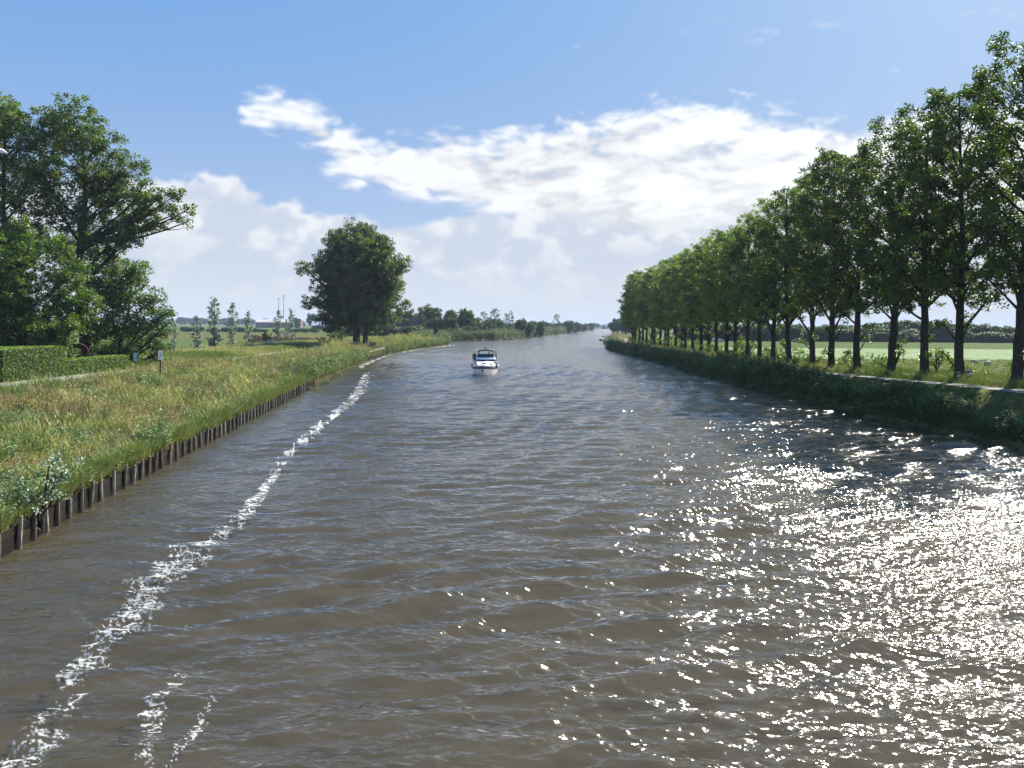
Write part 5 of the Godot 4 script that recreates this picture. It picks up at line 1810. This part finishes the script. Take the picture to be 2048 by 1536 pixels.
	scatter("field_grass", "rough dry grass beyond the left path", "grass", tuft(16, 0.6, 0.3, 0.016, 0.25, 607, 5).mesh(M.grass), 14000, 617, func() -> Array:
		var d := 55.0 * pow(260.0 / 55.0, rng.randf())
		var q := rr(1.2, 34.0) * rng.randf()
		var x := along(LEFT_PATH, d) - q
		if x < -38.3 and x > -42.2 and d < 78.5 and d > 57 or x > along(LEFT_PATH, d) - 1.25: return []
		return [x, d, size.call(d) * 0.75 * lerpf(0.35, 1.0, sstep(1.0, 4.0, q)), green.lerp(straw, clampf(0.45 + 1.6 * noise.get_noise_2d(x * 1.3, d * 1.3), 0, 1))])
	scatter("far_reeds", "belt of green reeds along the far left bank", "reeds", weed(14, 2.2, 1.2, 0.45, 12, 608).mesh(M.grass), 5200, 618, func() -> Array:
		var d := 243.0 * pow(1100.0 / 243.0, rng.randf())
		return [along(LEFT_EDGE, d) - rr(-0.4, 5.0) * (1.0 + d / 500.0), d, rr(0.7, 1.25) * (0.8 + d / 900.0), lin(0.09, 0.135, 0.045).lerp(lin(0.16, 0.19, 0.08), rng.randf())])
	# right bank in the shade of the poplars
	scatter("right_bank_reeds", "tall dark reeds and herbs on the shaded right bank", "reeds", weed(12, 1.15, 0.7, 0.2, 12, 609).mesh(M.grass), 9500, 619, func() -> Array:
		var d := 30.0 * pow(300.0 / 30.0, rng.randf())
		var q := along(RIGHT_PATH, d) - 1.15
		var x := lerpf(along(RIGHT_EDGE, d) - 0.3, q, pow(rng.randf(), 1.3))
		if rng.randf() > 0.25 + 0.9 * noise.get_noise_2d(x * 10, d * 6) + 0.5: return []
		var s := sstep(0.6, 2.8, q - x)
		return [x, d, clampf(d / 60.0, 0.75, 1.25) * (0.16 + 1.15 * s * (0.8 + 0.9 * noise.get_noise_2d(x * 14, d * 10))), lin(0.1, 0.16, 0.045).lerp(lin(0.17, 0.21, 0.08), rng.randf())])
	scatter("right_bank_grass", "long grass on the shaded right bank and beside its path", "grass", tuft(16, 0.65, 0.25, 0.014, 0.32, 610).mesh(M.grass), 15000, 620, func() -> Array:
		var d := 30.0 * pow(290.0 / 30.0, rng.randf())
		var e := along(RIGHT_EDGE, d)
		var p := along(RIGHT_PATH, d)
		var x := rr(e - 0.1, p + 9.0)
		if absf(x - p) < 1.1: return []
		var s := (0.22 + 0.7 * sstep(1.2, 4.0, p - x)) if x < p else (1.0 if x > p + 2.0 else 0.5)
		return [x, d, size.call(d) * s * rr(0.6, 1.0), lin(0.13, 0.18, 0.045).lerp(lin(0.31, 0.27, 0.11), clampf(0.3 + 1.5 * noise.get_noise_2d(x * 4, d * 4), 0, 1))])
	scatter("meadow_grass", "short uneven grass of the meadow behind the right trees", "grass", tuft(16, 0.3, 0.35, 0.016, 0.25, 621).mesh(M.grass), 9000, 622, func() -> Array:
		var d := rr(50, 140)
		var x := rr(41, 41 + d * 0.7)
		return [x, d, rr(0.7, 1.2), lin(0.22, 0.26, 0.07)])
	# green spits and jetties past the row
	for k in 5:
		var d: float = [262.0, 288.0, 330.0, 385.0, 455.0][k]
		var x := along(RIGHT_EDGE, d)
		var g := Geo.new()
		var rows := []
		for r in 7:
			var z := (r - 3) / 3.0
			var row := []
			for c in 9:
				var u := c / 8.0
				row.push_back(Vector3(x - [2.2, 1.5, 4.0, 3.0, 5.0][k] + u * 9.0, (0.95 * sqrt(maxf(0, 1 - z * z)) - 0.25) * (0.75 + 0.25 * sin(u * 3 + k)) , -d + z * [3.0, 3.5, 5.0, 4.0, 5.0][k]))
			rows.push_back(row)
		g.sheet(rows, [Color(0.1, 0.12, 0.05), Color(0.11, 0.17, 0.05), Color(0.13, 0.2, 0.05), Color(0.13, 0.2, 0.05), Color(0.12, 0.18, 0.05), Color(0.06, 0.06, 0.04), Color(0.03, 0.03, 0.025)])
		struct("bank_spit", g.mesh(M.ground, true))


func build_foam() -> void:
	foam("long white streak of foam drifting down the left side of the canal", [[4.0, -6.6, 0.42, 0.78], [11.0, -7.15, 0.45, 0.9], [12.1, -7.25, 0.42, 0.9], [12.9, -7.6, 0.34, 0.78], [14.3, -8.0, 0.38, 0.78], [15.5, -8.2, 0.45, 0.78], [16.5, -8.2, 0.53, 0.74], [18.0, -8.6, 0.64, 0.78], [20.2, -8.95, 0.84, 0.78], [22.0, -9.0, 0.78, 0.78], [23.0, -8.8, 0.57, 0.78], [26.7, -9.1, 0.3, 1.1], [31.8, -9.9, 0.29, 1.15], [36.5, -10.9, 0.35, 1.1], [41.1, -11.3, 0.4, 1.15], [49.2, -12.2, 0.45, 1.15], [59.6, -12.9, 0.54, 1.05], [72.0, -14.3, 0.65, 0.9], [85.0, -16.4, 0.72, 0.75], [100.0, -18.8, 0.65, 0.55]], 0.03, 701)
	foam("short broken foam trail right of the long streak at the bottom", [[6.0, -4.6, 0.2, 0.45], [10.8, -5.2, 0.2, 0.45], [12.4, -5.75, 0.24, 0.6], [13.3, -6.0, 0.26, 0.7], [14.2, -6.05, 0.15, 0.3]], 0.028, 702)
	foam("thin foam trail furthest right of the three at the bottom", [[11.0, -5.0, 0.1, 0.3], [11.7, -4.95, 0.14, 0.5], [12.3, -4.98, 0.16, 0.6], [13.4, -5.15, 0.12, 0.3]], 0.028, 703)
	foam("line of foam along the left bank below the sheet piles", [[112.0, -21.8, 0.5, 1.0], [118.0, -23.0, 0.6, 1.1], [137.0, -24.4, 0.55, 1.0], [160.0, -25.4, 0.6, 1.0], [200.0, -23.7, 0.9, 1.0], [240.0, -18.0, 1.3, 1.1]], 0.05, 704)
	foam("white bow foam on the right side of the motor boat", [[95.6, -2.9, 0.3, 1.0], [97.3, -1.5, 0.4, 1.2], [98.5, -0.4, 0.4, 0.8], [100.0, 2.0, 0.4, 0.5], [102.5, 6.0, 0.4, 0.5]], 0.03, 705)
	foam("dark-edged bow ripple foam on the left side of the motor boat", [[96.0, -3.9, 0.25, 0.7], [98.0, -5.3, 0.35, 0.7], [100.0, -6.3, 0.3, 0.5]], 0.03, 706)
